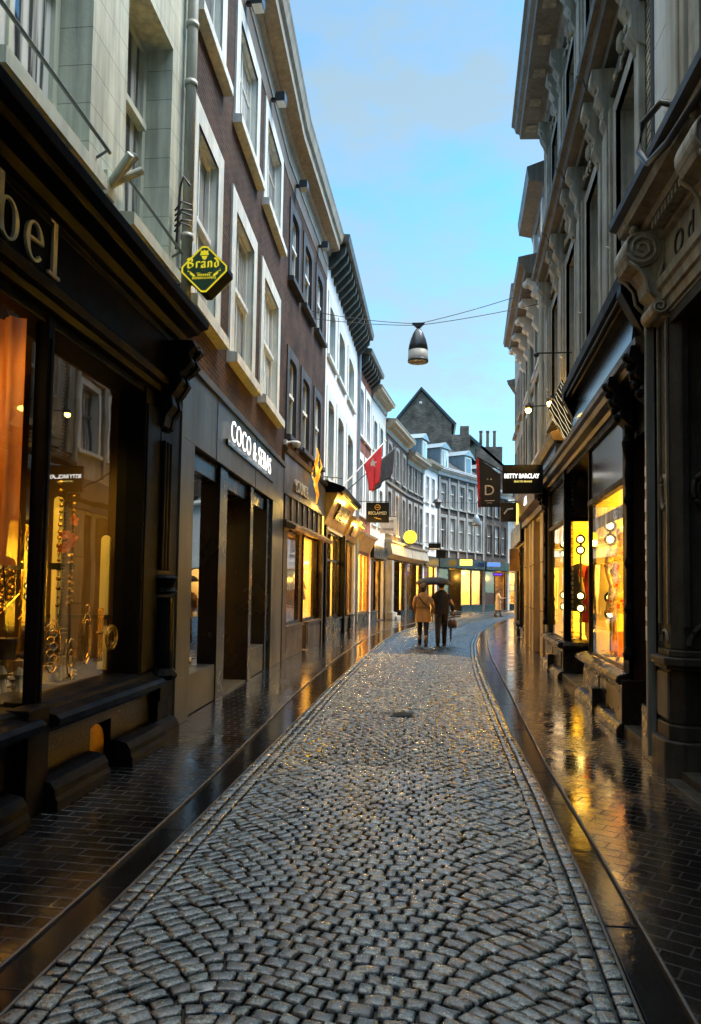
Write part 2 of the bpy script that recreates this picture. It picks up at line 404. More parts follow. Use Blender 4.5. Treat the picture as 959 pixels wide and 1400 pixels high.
def cobbles():
    rng = np.random.default_rng(5)
    V = []; F = []; base = 0
    row = .079
    def bow(t):                       # t in 0..1 across the inner field
        return .34*math.cos((t-.42)*PI*1.05)-.05*math.cos(t*PI*4)
    def stone_patch(c, n, dome):
        nonlocal base
        # c: four corners (x,y) counter-clockwise; grid n x n, rounded outline, domed top with lumps
        c = np.array(c); u = np.linspace(0, 1, n)
        uu, vv = np.meshgrid(u, u)
        if n > 3:                     # pull the outermost ring down and bunch it at the rim
            T = {7: np.array([0, .035, .15, .5, .85, .965, 1]), 5: np.array([0, .06, .5, .94, 1])}[n]
            k, l = np.meshgrid(T, T)
        elif 0:
            k = np.interp(uu, [0, 1/(n-1), 1-1/(n-1), 1], [0, .06, .94, 1]) if n == 4 else np.where((uu > 0) & (uu < 1), .05+.90*(uu-1/(n-1))/(1-2/(n-1)), uu)
            l = np.interp(vv, [0, 1/(n-1), 1-1/(n-1), 1], [0, .06, .94, 1]) if n == 4 else np.where((vv > 0) & (vv < 1), .05+.90*(vv-1/(n-1))/(1-2/(n-1)), vv)
        else: k, l = uu, vv
        a = 2*k-1; b = 2*l-1
        s = 1-.03*(a*a*b*b)
        kk = .5+a*s/2; ll = .5+b*s/2
        P = ((1-kk)*(1-ll))[..., None]*c[0]+(kk*(1-ll))[..., None]*c[1]+(kk*ll)[..., None]*c[2]+((1-kk)*ll)[..., None]*c[3]
        h = (dome+.003)*np.ones_like(a)-.0035*np.clip((np.maximum(np.abs(a), np.abs(b))-.70)/.23, 0, 1)-.002*(a*a+b*b)
        rim = (np.abs(2*uu-1) > .999) | (np.abs(2*vv-1) > .999)
        h = np.where(rim, -.021, h+rng.normal(0, .0011, h.shape)) if n > 3 else np.where(rim, -.012, h)
        tx, ty = rng.normal(0, .016, 2)
        h = h+rng.uniform(-.005, .0035)+(0 if n < 4 else 1)*(a*tx+b*ty)*.12*np.where(rim, 0, 1)
        pts = np.concatenate([P.reshape(-1, 2), h.reshape(-1, 1)], 1)
        V.append(pts)
        idx = np.arange(n*n).reshape(n, n)+base
        F.append(np.stack([idx[:-1, :-1], idx[:-1, 1:], idx[1:, 1:], idx[1:, :-1]], -1).reshape(-1, 4))
        base += n*n
    ew = .086                         # width of one edging course
    def emit_cell(x0, x1, fy0, fy1, n, gap=.0062, d0=0., d1=0.):
        j = lambda: rng.normal(0, .0034)
        y00, y10, y11, y01 = fy0(x0), fy0(x1), fy1(x1-d1), fy1(x0-d0)
        stone_patch([(x0+gap+j(), y00+gap+j()), (x1-gap+j(), y10+gap+j()), (x1-d1-gap+j(), y11-gap+j()), (x0-d0+gap+j(), y01-gap+j())], n, .006+rng.uniform(-.002, .003))
    # running courses along both edges
    for side in (0, 1):
        for c in (0, 1):
            Y = .8+rng.uniform(0, .1)
            while Y < 58:
                l = (.105 if c == 0 else .098)+rng.uniform(-.025, .03)
                if side == 0: a = roadL(Y)+c*ew; b = a+ew
                else: b = roadR(Y)-c*ew; a = b-ew
                n = 7 if Y < 7 else (5 if Y < 18 else 3)
                dx = (roadL(Y+.1)-roadL(Y))/.1 if side == 0 else (roadR(Y+.1)-roadR(Y))/.1
                stone_patch([(a+.006, Y+.006+rng.normal(0, .004)), (b-.006, Y+.006+rng.normal(0, .004)), (b-.006+dx*l, Y+l-.006), (a+.006+dx*l, Y+l-.006)], n, .006+rng.uniform(-.002, .003))
                Y += l
    k = 0
    Y = .4
    while Y < 58:
        sp = row*(1+rng.normal(0, .05)) if Y < 25 else row*1.3
        n = 7 if Y < 6.5 else (5 if Y < 18 else 3)
        a0 = roadL(Y)+2*ew; b0 = roadR(Y)-2*ew; W = b0-a0
        cnt = max(8, int(W/.086))
        ts = [0]+sorted([(i+.5*(k % 2)*1.0-.0+rng.normal(0, .10))/cnt for i in range(1, cnt)])+[1]
        ts = [min(max(q, 0), 1) for q in ts]
        wob = [rng.normal(0, .006) for _ in range(2)]
        for i in range(len(ts)-1):
            if ts[i+1]-ts[i] < .02: continue
            def fy(off):
                def g(x):
                    t = (x-a0)/W
                    return Y+off-.30+bow(t)+.008*math.sin(9*t+Y*1.7)
                return g
            xl = a0+W*ts[i]; xr = a0+W*ts[i+1]
            ymid = fy(0)((xl+xr)/2); sh = roadL(ymid)-roadL(Y)
            def lean(tq):
                if tq < .01 or tq > .99: return 0.
                m_ = (bow(tq+.01)-bow(tq-.01))/(.02*W); return m_*sp*.85
            emit_cell(xl+sh, xr+sh, lambda x: fy(0)(x-sh), lambda x: fy(sp)(x-sh), n, .0042, lean(ts[i]), lean(ts[i+1]))
        Y += sp; k += 1
    V_ = np.concatenate(V); F_ = np.concatenate(F)
    me = bpy.data.meshes.new('cobbled_road')
    me.vertices.add(len(V_)); me.vertices.foreach_set('co', V_.astype(np.float32).ravel())
    me.loops.add(F_.size); me.loops.foreach_set('vertex_index', F_.astype(np.int32).ravel())
    me.polygons.add(len(F_)); me.polygons.foreach_set('loop_start', np.arange(0, F_.size, 4, dtype=np.int32))
    me.polygons.foreach_set('use_smooth', np.ones(len(F_), dtype=bool))
    me.update(); me.validate()
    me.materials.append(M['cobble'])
    o = link('cobbled_road', me); tag(o, kind='structure')
    return o
cobbles()

# drain cover in the road
dc = thing('drain_cover', 'small dark iron drain cover set in the cobbles in the middle of the lane', 'drain cover', (-.33, 9.35, .012))
MB().box(-.16, .16, -.14, .14, -.03, .004).build('frame', M['plain_black'], dc, bevel=.004)
gr = MB()
for i in range(6): gr.box(-.12, .12, -.105+i*.037, -.085+i*.037, .004, .012)
gr.build('grate', M['stone_dark'], dc)

# ------------------------------------------------------------------ house kit
def root_for(name, P, Q, label, cat='house', group=None):
    a = math.atan2(Q[1]-P[1], Q[0]-P[0])
    o = thing(name, label, cat, (P[0], P[1], 0), a, group)
    return o, math.hypot(Q[0]-P[0], Q[1]-P[1])

def wall(root, L_, H, holes, mat, depth=7., side_h=None, name='wall', z0=-.1, x0=0.):
    """street wall with real openings (u0,u1,z0,z1,reveal), side walls and back wall"""
    xs = sorted({x0, L_, *[h[0] for h in holes], *[h[1] for h in holes]})
    zs = sorted({z0, H, *[h[2] for h in holes], *[h[3] for h in holes]})
    mb = MB()
    for i in range(len(xs)-1):
        for j in range(len(zs)-1):
            cx = (xs[i]+xs[i+1])/2; cz = (zs[j]+zs[j+1])/2
            if any(h[0] < cx < h[1] and h[2] < cz < h[3] for h in holes): continue
            mb.quad((xs[i],0,zs[j]),(xs[i+1],0,zs[j]),(xs[i+1],0,zs[j+1]),(xs[i],0,zs[j+1]))
    for a, b, c, d, r in holes:
        mb.quad((a,0,c),(a,0,d),(a,r,d),(a,r,c)); mb.quad((b,0,c),(b,r,c),(b,r,d),(b,0,d))
        mb.quad((a,0,d),(b,0,d),(b,r,d),(a,r,d)); mb.quad((a,0,c),(a,r,c),(b,r,c),(b,0,c))
    mb.quad((x0,0,z0),(x0,0,H),(x0,depth,H),(x0,depth,z0)); mb.quad((L_,0,z0),(L_,depth,z0),(L_,depth,H),(L_,0,H))
    mb.quad((x0,depth,z0),(x0,depth,H),(L_,depth,H),(L_,depth,z0))
    return mb.build(name, mat, root)

def roof(root, L_, H, rise=2.6, depth=7., mat='slate', x0=0., over=.12):
    mb = MB().prism([(-over, H+.02), (depth/2, H+rise), (depth+over, H+.02), (depth+over, H-.05), (-over, H-.05)], 'x', x0-.02, L_+.02)
    return mb.build('roof', M[mat], root)

_wc = {}
def window(root, u0, u1, z0, z1, frame='frame_white', sur=None, sw=.2, proud=.03, sill=None, sill_out=.12, sill_h=.1, depth=.22, mull=1, rails=(.58,), arch=0., thick=.055, key=False, sill_over=.05, bars=()):
    """one sash window: frame, pane, stone surround with its own reveal lining, sill"""
    w, h = round(u1-u0, 3), round(z1-z0, 3)
    K = (w, h, frame, sur, sw, proud, sill, sill_out, sill_h, depth, mull, rails, arch, thick, key, sill_over, bars)
    if K not in _wc:
        fr = MB(); y0, y1 = depth-.07, depth
        e = .016 if sur else .002
        fr.box(e, thick+e, y0, y1, e, h-e); fr.box(w-thick-e, w-e, y0, y1, e, h-e)
        fr.box(thick+e, w-thick-e, y0, y1, e, thick+e+.02); fr.box(thick+e, w-thick-e, y0, y1, h-thick-e, h-e)
        zs = [thick+e+.02]
        for r in rails:
            fr.box(thick+e, w-thick-e, y0-.045, y1-.01, r*h-.035, r*h+.035); zs += [r*h-.035, r*h+.035]
        zs.append(h-thick-e)
        for k in range(mull):
            x = w*(k+1)/(mull+1)
            for q in range(0, len(zs), 2): fr.box(x-.022, x+.022, y0+.012, y1-.012, zs[q], zs[q+1])
        for b in bars: fr.box(thick+e, w-thick-e, y0+.02, y1-.02, b*h-.012, b*h+.012)
        pn = MB().quad((e, depth-.03, e), (w-e, depth-.03, e), (w-e, depth-.03, h-e), (e, depth-.03, h-e))
        su = None
        if sur:
            su = MB()
            def Lp(a, b, c, d, la, lb, lc, ld):
                su.box(a, b, -proud, -.002, c, d); su.box(la, lb, -proud+.001, depth-.001, lc, ld)
            Lp(-sw, .014, 0, h+sw, 0, .014, 0, h); Lp(w-.014, w+sw, 0, h+sw, w-.014, w, 0, h)
            Lp(.014, w-.014, h-.014, h+sw, .0145, w-.0145, h-.014, h)
            if arch:
                n = 10
                for sgn in (0, 1):
                    pts = [((0 if not sgn else w), h)]
                    pts += [((w/2)*(i/n) if not sgn else w-(w/2)*(i/n), h-arch*(1-i/n)**2 if False else h-arch*(1-math.sin(math.acos(1-i/n)))) for i in range(n+1)]
                    su.prism(pts if sgn else pts[::-1], 'y', -proud+.002, depth-.08)
            if key: su.prism([(w/2-.1, h-.03), (w/2+.1, h-.03), (w/2+.16, h+sw+.06), (w/2-.16, h+sw+.06)], 'y', -proud-.05, -proud-.001)
        si = None
        if sill:
            o = sill_over+(sw if sur else 0)
            si = MB().prism([(-sill_out, -sill_h), (-sill_out, -.015), (-.0, 0.001), (depth-.07, .012), (depth-.07, -.01), (-.0, -.01), (-.0, -sill_h)][::-1], 'x', -o, w+o)
        _wc[K] = (fr.mesh('window', M[frame]), pn.mesh('pane', M['pane']), su.mesh('surround', M[sur]) if su else None, si.mesh('sill', M[sill]) if si else None)
    f, p, s_, si = _wc[K]
    o = link('window', f, root, (u0, 0, z0))
    link('pane', p, o)
    if s_: link('surround', s_, o)
    if si: link('sill', si, o)
    return o

def lamp_light(root, loc, power, col=(1,.55,.06), r=.12):
    li = bpy.data.lights.new('shop_lamp', 'POINT'); li.energy = power; li.color = col; li.shadow_soft_size = r
    o = bpy.data.objects.new('shop_lamp', li); COL.objects.link(o); o.parent = root; o.location = loc
    return o

def spot_light(root, loc, aim, power, col=(1,.5,.05), size=130):
    li = bpy.data.lights.new('shop_spot', 'SPOT'); li.energy = power; li.color = col; li.spot_size = math.radians(size); li.spot_blend = .6; li.shadow_soft_size = .12
    o = bpy.data.objects.new('shop_spot', li); COL.objects.link(o); o.parent = root; o.location = loc
    o.rotation_euler = (Vector(aim)-Vector(loc)).to_track_quat('-Z', 'Y').to_euler(); return o
def shop_room(front, u0, u1, z0, z1, y0=.25, depth=2.6, mat='int_amber', lamps=2, power=60, root=None, col=(1,.50,.08), shelves=True, lamp_z=None):
    mb = MB()
    a, b, c, d = u0, u1, y0, y0+depth
    mb.quad((a,d,z0),(b,d,z0),(b,d,z1),(a,d,z1)); mb.quad((a,c,z0),(a,d,z0),(a,d,z1),(a,c,z1)); mb.quad((b,c,z0),(b,c,z1),(b,d,z1),(b,d,z0))
    mb.quad((a,c,z0),(b,c,z0),(b,d,z0),(a,d,z0)); mb.quad((a,c,z1),(a,d,z1),(b,d,z1),(b,c,z1))
    mb.build('shop_room', M[mat], front)
    lm = MB(); zz = lamp_z or z1-.28
    for k in range(lamps):
        x = a+(b-a)*(k+.5)/lamps; y = c+depth*.35
        lm.lathe((x, y, zz), [(.02,.16),(.09,.1),(.11,0),(.0,-.03)], 12)
    if lamps: lm.build('pendant_lamp', M['lamp_warm'], front, smooth=True)
    for k in range(max(1, lamps//2)):
        lamp_light(root, (a+(b-a)*(k+.5)/max(1, lamps//2), c+depth*.4, zz-.25), power, col)
    if shelves:
        sh = MB(); goods = MB()
        for q in range(4):
            z = z0+.5+q*.5
            if z > z1-.4: break
            sh.box(a+.1, b-.1, d-.35, d-.01, z, z+.03)
            x = a+.15
            while x < b-.4:
                w = RND.uniform(.08, .3); goods.box(x, x+w, d-.3, d-.06, z+.03, z+.03+RND.uniform(.12, .36)); x += w+RND.uniform(.02, .15)
        sh.build('shelf', M['wood'], front); goods.build('shelf_goods', M['int_stock'], front)

def shopfront(root, u0, u1, zt, bays, frame='black_paint', riser='panel_dark', rz=.55, y=.16, room='int_amber', lamps=3, power=50, transom=None, col=(1,.50,.08), fw=.07, depth=2.6, shelves=True, recess=.9):
    """bays: (a,b,kind) kind w=window over a stall riser, d=recessed glass door, p=solid pier"""
    fr = MB(); ri = MB(); 
    holes = []
    for a, b, k in bays:
        if k == 'p': ri.box(a, b, -.02, y+.1, 0, zt-.003); continue
        yy = y if k == 'w' else y+recess
        zb = rz if k == 'w' else .03
        if k == 'w':
            ri.box(a, b, -.015, y+.06, .0, zb-.06); ri.box(a, b, -.06, y+.07, zb-.06, zb)
            ri.box(a+.12, b-.12, -.03, -.0155, .14, zb-.16)
        else:
            ri.box(a, b, -.1, yy+.1, -.01, .03)
            ri.quad((a+.001,y,.03),(a+.001,yy,.03),(a+.001,yy,zt),(a+.001,y,zt)); ri.quad((b-.001,y,.03),(b-.001,yy,.03),(b-.001,yy,zt),(b-.001,y,zt))
            ri.quad((a,0,zt-.004),(b,0,zt-.004),(b,yy,zt-.004),(a,yy,zt-.004))
        fr.box(a, a+fw, yy-.05, yy+.05, zb, zt-.004); fr.box(b-fw, b, yy-.05, yy+.05, zb, zt-.004)
        fr.box(a+fw, b-fw, yy-.05, yy+.05, zt-fw, zt-.004); fr.box(a+fw, b-fw, yy-.05, yy+.05, zb, zb+fw)
        if transom: fr.box(a+fw, b-fw, yy-.06, yy+.06, transom-.04, transom+.04)
        if b-a > 2.2 and k == 'w': fr.box((a+b)/2-.03, (a+b)/2+.03, yy-.045, yy+.045, zb+fw, zt-fw)
        if k == 'd': fr.box((a+b)/2+.22, (a+b)/2+.25, yy-.1, yy-.07, .9, 1.4)
        holes.append((a, b, yy, zb))
    front = fr.build('shopfront', M[frame], root, bevel=.006)
    ri.build('stall_riser', M[riser], front, bevel=.008)
    for a, b, yy, zb in holes:
        MB().quad((a+.01,yy,zb+.01),(b-.01,yy,zb+.01),(b-.01,yy,zt-.01),(a+.01,yy,zt-.01)).build('pane', M['glass'], front)
    ymin = y+.12
    shop_room(front, u0+.02, u1-.02, .04, zt-.01, ymin if not any(k == 'd' for *_, k in bays) else ymin, depth, room, lamps, power, root, col, shelves)
    return front

def cornice(root, L_, H, prof, mat, x0=0., name='cornice', brackets=None):
    o = sweep_x(prof, x0, L_).build(name, M[mat], root)
    if brackets:
        n, w, bp, bm_, off = brackets
        me = MB().prism(bp, 'x', -w/2, w/2).mesh('bracket', M[bm_])
        for i in range(n): link('bracket', me, o, (x0+(L_-x0)*(i+.5)/n+off, 0, 0))
    return o
def std_cornice(H, out, h=.5, base=.06):
    return [(.0, H-h), (-base, H-h), (-base-.02, H-h*.62), (-out*.55, H-h*.5), (-out*.6, H-h*.36), (-out*.92, H-h*.30), (-out*.95, H-.05), (-out, H-.04), (-out, H), (.0, H+.06)]
# ================================================================== LEFT SIDE
# ---- black fronted boutique under a cream house -------------------------------------------
r, LL = root_for('cream_house', (-2.76,-4), (-2.88,8.0), 'cream plastered house over a black boutique front with big pale serif letters')
o_ = 4.0                     # u shift: photo u = local x - 4
def U(u): return u+o_
wins = [(U(-2.3),U(-1.1)), (U(-.1),U(1.1)), (U(2.05),U(3.3)), (U(4.25),U(5.62)), (U(6.32),U(7.5))]
holes = [(a,b,5.02,7.5,.42) for a,b in wins]+[(a,b,8.6,10.8,.42) for a,b in wins]+[(U(-3.6),U(7.3),0.,3.55,.3)]
wall(r, LL, 12.2, holes, M['plaster_cream'])
roof(r, LL, 12.2)
cornice(r, LL, 12.2, std_cornice(12.3,.5), 'cream_trim')
for a,b in wins:
    for z0,z1 in ((5.02,7.5),(8.6,10.8)):
        window(r,a,b,z0,z1,'cream_trim',None,sill='cream_trim',sill_out=.14,sill_h=.13,depth=.36,mull=1,rails=(.62,),thick=.08,sill_over=.06)
gd = MB()
for a,b in wins:
    gd.tube([(a-.22,-.1,5.28),(b+.18,-.1,5.28)],.016,8)
    for x in (a-.18,b+.14): gd.tube([(x,-.1,5.28),(x,.0,5.22)],.012,6)
gd.build('guard_rail', M['frame_grey'], r)
pb = MB()
for x0 in (1.4,3.6,5.8): pb.box(U(x0)-.0,U(x0)+.02,-.012,-.001,5,12)
fs = MB()
for dx,dz in ((-.12,.20),(0,.26),(.13,.2)): fs.tube([(U(5.98),-.02,5.1),(U(5.98)+dx,-.26,5.1+dz)],.035,10)
fs.box(U(5.9),U(6.06),-.04,-.001,4.98,5.2)
fs.build('flagpole_socket', M['cream_trim'], r, bevel=.004)
# drainpipe at the party wall with hoops
dp = MB().tube([(U(7.86),-.09,4.5),(U(7.86),-.09,12.1)],.062,12)
for z in (5.55,7.35,8.05,9.9): dp.lathe((U(7.86),-.09,z),[(.063,-.03),(.075,-.03),(.075,.03),(.063,.03)],12)
dp.build('drainpipe', M['pipe'], r, smooth=True)
an = MB()
for k in range(5): an.tube([(U(7.62),-.03,5.5+k*.06),(U(7.5+.05*(k%2)),-.14,5.53+k*.06),(U(7.66),-.2,5.57+k*.06)],.012,5)
an.tube([(U(7.62),-.05,5.3),(U(7.62),-.08,6.0),(U(7.55),-.14,6.08),(U(7.6),-.2,6.0)],.014,6)
an.build('wrought_anchor', M['plain_black'], r)

# the shopfront
x0,x1 = U(-3.9),U(7.56)
sf = MB()
for a,b in ((U(4.98),U(5.08)),(U(6.88),U(7.30)),(U(2.3),U(2.42)),(U(-.3),U(-.18))):
    sf.box(a,b,-.06,.04 if a < U(6) else .22,.5,3.56); sf.box(a+.03,b-.03,-.075,-.059,.75,3.4)
sf.box(U(7.30),U(7.97),-.03,.1,0,3.72)                     # dark end pier
sf.box(x0,x1,-.04,.25,3.50,3.72)                           # window heads
front = sf.build('shopfront', M['black_paint'], r, bevel=.012)
fa = MB().prism([(-.115,3.74),(-.135,4.2),(-.0,4.2),(-.0,3.74)],'x',x0,U(7.2))
fa.build('fascia', M['black_paint'], front)
cp = [(0,4.14),(-.14,4.14),(-.15,4.19),(-.20,4.21),(-.24,4.27),(-.36,4.30),(-.385,4.34),(-.46,4.36),(-.475,4.43),(-.45,4.45),(0,4.60)]
co = sweep_x(cp,x0,x1).build('cornice', M['black_paint'], front, bevel=.006)
ar = [(0,3.58),(-.10,3.58),(-.12,3.63),(-.17,3.65),(-.19,3.71),(-.16,3.75),(0,3.77)]
sweep_x(ar,x0,U(7.2)).build('architrave', M['black_paint'], front, bevel=.004)
# carved end console and pilaster
cs = MB()
out_ = [(0,4.14),(-.40,4.14),(-.43,4.08),(-.36,4.0),(-.40,3.92),(-.33,3.84),(-.27,3.80),(-.30,3.72),(-.24,3.62),(-.19,3.56),(-.21,3.46),(-.14,3.36),(-.12,3.25),(0,3.2)]
cs.prism(out_,'x',U(7.22),U(7.34)); cs.prism([(y*.93,z) for y,z in out_],'x',U(7.345),U(7.44)); cs.prism(out_,'x',U(7.445),U(7.54))
for z,rr in ((4.05,.05),(3.9,.045),(3.72,.04),(3.55,.035)): cs.ball((U(7.38),-.40+(4.05-z)*.45,z),rr,8)
cs.build('console', M['black_paint'], front, bevel=.008)
pl = MB()
pl.box(U(7.26),U(7.52),-.08,-.031,.55,3.2)
for x in (7.30,7.39,7.48): pl.tube([(U(x),-.10,1.75),(U(x),-.10,3.1)],.028,8)
pl.lathe((U(7.39),-.11,1.5),[(.10,0),(.14,.03),(.10,.07),(.12,.13),(.15,.17),(.10,.2)],12)
pl.lathe((U(7.39),-.12,.62),[(.13,0),(.16,.05),(.10,.12),(.11,.3),(.09,.85)],12)
pl.box(U(7.2),U(7.56),-.17,-.031,.42,.60); pl.box(U(7.22),U(7.54),-.14,-.031,.1,.42); pl.box(U(7.16),U(7.62),-.24,-.031,-.02,.12)
pl.prism([(-.031,.12),(-.24,.12),(-.2,.19),(-.14,.22),(-.031,.22)],'x',U(7.16),U(7.62))
pl.build('pilaster', M['black_paint'], front, bevel=.008)
# sills, brick panel, base roll, cellar vent
st = MB()
for a,b in ((U(5.02),U(7.2)),(U(2.45),U(4.84)),(U(-3.9),U(2.3))):
    st.prism([(.2,.52),(-.12,.52),(-.14,.56),(-.22,.58),(-.235,.63),(-.2,.66),(-.1,.68),(-.09,.71),(-.04,.73),(.2,.74)],'x',a,b)
st.build('window_sill', M['black_paint'], front, bevel=.005)
bp_ = MB(); 
for a,b in ((U(-3.9),U(5.86)),(U(6.26),U(7.2))): bp_.box(a,b,-.07,.2,0,.52)
bp_.box(U(5.86),U(6.26),-.07,.2,.42,.52)
bp_.build('brick_panel', brick('glazed_brick',(.012,.008,.007),(.019,.012,.009),(.004,.004,.004),.30,.12,.3,.008,.8), front)
tb = MB()
for a,b in ((U(4.95),U(5.84)),(U(6.28),U(7.15)),(U(-3.9),U(4.6))):
    tb.prism([(-.07,0),(-.27,0),(-.27,.07),(-.25,.1),(-.245,.15),(-.21,.2),(-.14,.22),(-.07,.225)],'x',a,b)
tb.build('base_roll', M['black_paint'], front, bevel=.006)
for a,b in ((U(4.70),U(5.0)),(U(2.1),U(2.5))): MB().box(a,b,-.17,-.0,0,.74).build('pedestal', M['black_paint'], front, bevel=.012)
arc = [(U(5.88),.0)]+[(U(6.06)-.18*math.cos(PI*i/10),.22+.18*math.sin(PI*i/10)) for i in range(11)]+[(U(6.24),.0)]
MB().prism(arc,'y',-.02,.0).build('cellar_vent', M['ochre'], front)
# glass, lit rooms
MB().quad((U(5.08),.12,.74),(U(6.88),.12,.74),(U(6.88),.12,3.52),(U(5.08),.12,3.52)).build('pane', M['glass_coated'], front)
MB().quad((U(2.42),.03,.74),(U(4.98),.03,.74),(U(4.98),.03,3.52),(U(2.42),.03,3.52)).build('pane', M['glass'], front)
MB().quad((U(-.1),.12,.74),(U(2.2),.12,.74),(U(2.2),.12,3.52),(U(-.1),.12,3.52)).build('pane', M['glass_coated'], front)
shop_room(front,U(-.1),U(4.93),.7,3.55,.3,1.6,'int_brown',3,9,r,(1,.45,.10),False)
shop_room(front,U(4.95),U(7.25),.7,3.55,.3,2.0,'int_dark',0,5,r,(1,.50,.08),False,1.9)
cu=MB(); n_=60
cu.add([(U(4.86)+.03*math.sin(i*.9)+.014*math.sin(i*2.3),.042+1.3*i/n_,z) for i in range(n_+1) for z in (1.72,3.5)],[(i*2,i*2+2,i*2+3,i*2+1) for i in range(n_)])
cu.build('curtain', M['curtain'], front, smooth=True)
spot_light(r,(U(4.1),.12,3.2),(U(4.86),.12,2.5),5,(1,.55,.10),120)
gk=MB()
for k in range(60):
    x=U(RND.uniform(4.6,4.85)); z=RND.uniform(.8,1.65); gk.ball((x,RND.uniform(.1,.7),z),RND.uniform(.012,.03),6)
gk.build('hanging_bead', M['jewel_gold'], front)
# right-hand window: display plinths, and yellow panels standing in for reflected arched windows
sd = MB()
for x,y,w,h in ((7.05,.34,.10,1.30),(6.62,.66,.06,1.55),(7.1,.88,.10,1.7)):
    ar_=[(y,.74),(y+w,.74)]+[(y+w/2+w/2*math.cos(PI*i/8),.74+h+w*.5*math.sin(PI*i/8)) for i in range(9)]
    sd.prism(ar_,'x',U(x),U(x+.04))

sd.build('reflected_arch', M['int_amber'], front, bevel=.01)
MB().box(U(6.2),U(6.24),.3,1.2,1.72,1.78).box(U(7.0),U(7.04),.3,1.2,1.25,1.29).build('reflection_bar', M['plain_black'], front)  # dark bars added across the arches, as in the reflected windows
sd = MB()
for x,y,w,h in ((5.25,.6,.5,.35),(5.9,.75,.5,.25),(6.45,.6,.35,.45)): sd.box(U(x),U(x+w),y,y+.3,.72,.72+h)
sd.build('display_plinth', M['wood'], front, bevel=.01)
go=MB()
for k in range(70):
    x=U(RND.uniform(5.12,6.85)); y=RND.uniform(.35,1.1); z=.74
    q=RND.random(); h=RND.uniform(.05,.28)
    if q<.35: go.lathe((x,y,z),[(.05,0),(.03,h*.5),(.045,h*.7),(.015,h)],8)
    elif q<.7: go.box(x,x+RND.uniform(.04,.14),y,y+.08,z,z+h*.7)
    else: go.ball((x,y,z+.04),.04,8)
go.build('display_goods', M['int_stock'], front)
bd_=MB()
for k in range(30):
    x=U(5.15+.055*k+RND.uniform(-.04,.04)); y=RND.uniform(.5,1.4); z=RND.uniform(1.9,3.0)
    while z>1.35: bd_.ball((x+.01*math.sin(z*9),y,z),RND.uniform(.012,.026),6); z-=RND.uniform(.05,.09)
for k in range(4):
    x=U(5.3+.42*k); bd_.tube([(x,1.0,.74),(x+.06,1.0,1.3),(x-.05,.95,1.8),(x+.12,.9,2.25)],[.02,.016,.012,.005],6)
    for q in range(7): bd_.tube([(x,1.0,1.25+q*.13),(x+RND.uniform(-.22,.22),.9+RND.uniform(-.1,.1),1.5+q*.13)],.006,4)
bd_.build('hanging_bead', M['jewel_gold'], front)
for x,y in ((5.2,.45),(5.5,.8),(6.0,.4)): spot_light(r,(U(x),y,3.4),(U(7.1),y+.1,1.5),14,(1,.58,.07),70)  # spots added to make the reflected arches bright yellow
# painted jewellery outlines on the glass
de = MB()
def ringd(cx,cz,a,b,n=20,rr=.0055): de.tube([(U(cx)+a*math.cos(2*PI*i/n),.105,cz+b*math.sin(2*PI*i/n)) for i in range(n)],rr,5,True)
ringd(6.62,1.10,.11,.10); ringd(6.62,1.10,.075,.07); ringd(6.62,1.10,.135,.115)
ringd(6.10,1.12,.09,.22); ringd(6.10,1.12,.06,.17); ringd(6.10,1.38,.035,.04)
for k in range(7): ringd(5.48+.05*(k%2),.95+.05*k,.06,.03)
ringd(5.52,1.1,.12,.21); ringd(5.83,.98,.07,.16); ringd(5.83,.98,.045,.07)
for x in (6.33,6.37,6.41): de.tube([(U(x),.105,.9),(U(x),.105,1.38)],.008,5)
for k in range(6): de.ball((U(6.33+.016*k),.105,1.16),.016,6)
de.tube([(U(5.8),.105,.86),(U(5.84),.105,.8),(U(5.88),.105,.84)],.008,5)
de.build('window_decal', M['jewel_gold'], front)

# big serif letters b e l, cut as strokes
def bel():
    mb = MB(); h = .43
    def stroke(pts, ws):           # outline polygon from centre points + half widths (horizontal nib)
        l = [(x-w,z) for (x,z),w in zip(pts,ws)]; rr = [(x+w,z) for (x,z),w in zip(pts,ws)][::-1]
        return l+rr
    def P(poly, ox): mb.prism([(ox+x,z) for x,z in poly],'y',-.150,-.128)
    def bowl(cx,cz,ax,az,a0,a1,t0,t1,ox,n=22):
        for i in range(n):
            q0=a0+(a1-a0)*i/n; q1=a0+(a1-a0)*(i+1)/n
            def th(q): return t0+(t1-t0)*abs(math.cos(q))
            p=[(cx+ax*math.cos(q0),cz+az*math.sin(q0)),(cx+ax*math.cos(q1),cz+az*math.sin(q1)),
               (cx+(ax-th(q1))*math.cos(q1),cz+(az-t0*1.1)*math.sin(q1)),(cx+(ax-th(q0))*math.cos(q0),cz+(az-t0*1.1)*math.sin(q0))]
            P(p,ox)
    z=3.79
    for ox,ch in ((U(4.16),'b'),(U(4.50),'e'),(U(4.84),'l')):
        if ch in 'bl':
            P([(0,z+.02),(.0,z+h-.05),(-.045,z+h-.05),(-.045,z+h-.02),(.055,z+h),(.055,z+.02)],ox)
        if ch=='l': P([(-.05,z),(.105,z),(.105,z+.022),(-.05,z+.022)],ox)
        if ch=='b': bowl(.125,z+.135,.115,.14,-PI,PI,.014,.05,ox)
        if ch=='e':
            bowl(.10,z+.135,.115,.14,.08,1.78*PI,.016,.05,ox)
            P([(.02,z+.135),(.2,z+.145),(.2,z+.163),(.02,z+.153)],ox)
    mb.build('lettering', M['gold_letter'], front, bevel=0)
bel()
# small blacks: wall lamp on fascia not shown in photo -> none

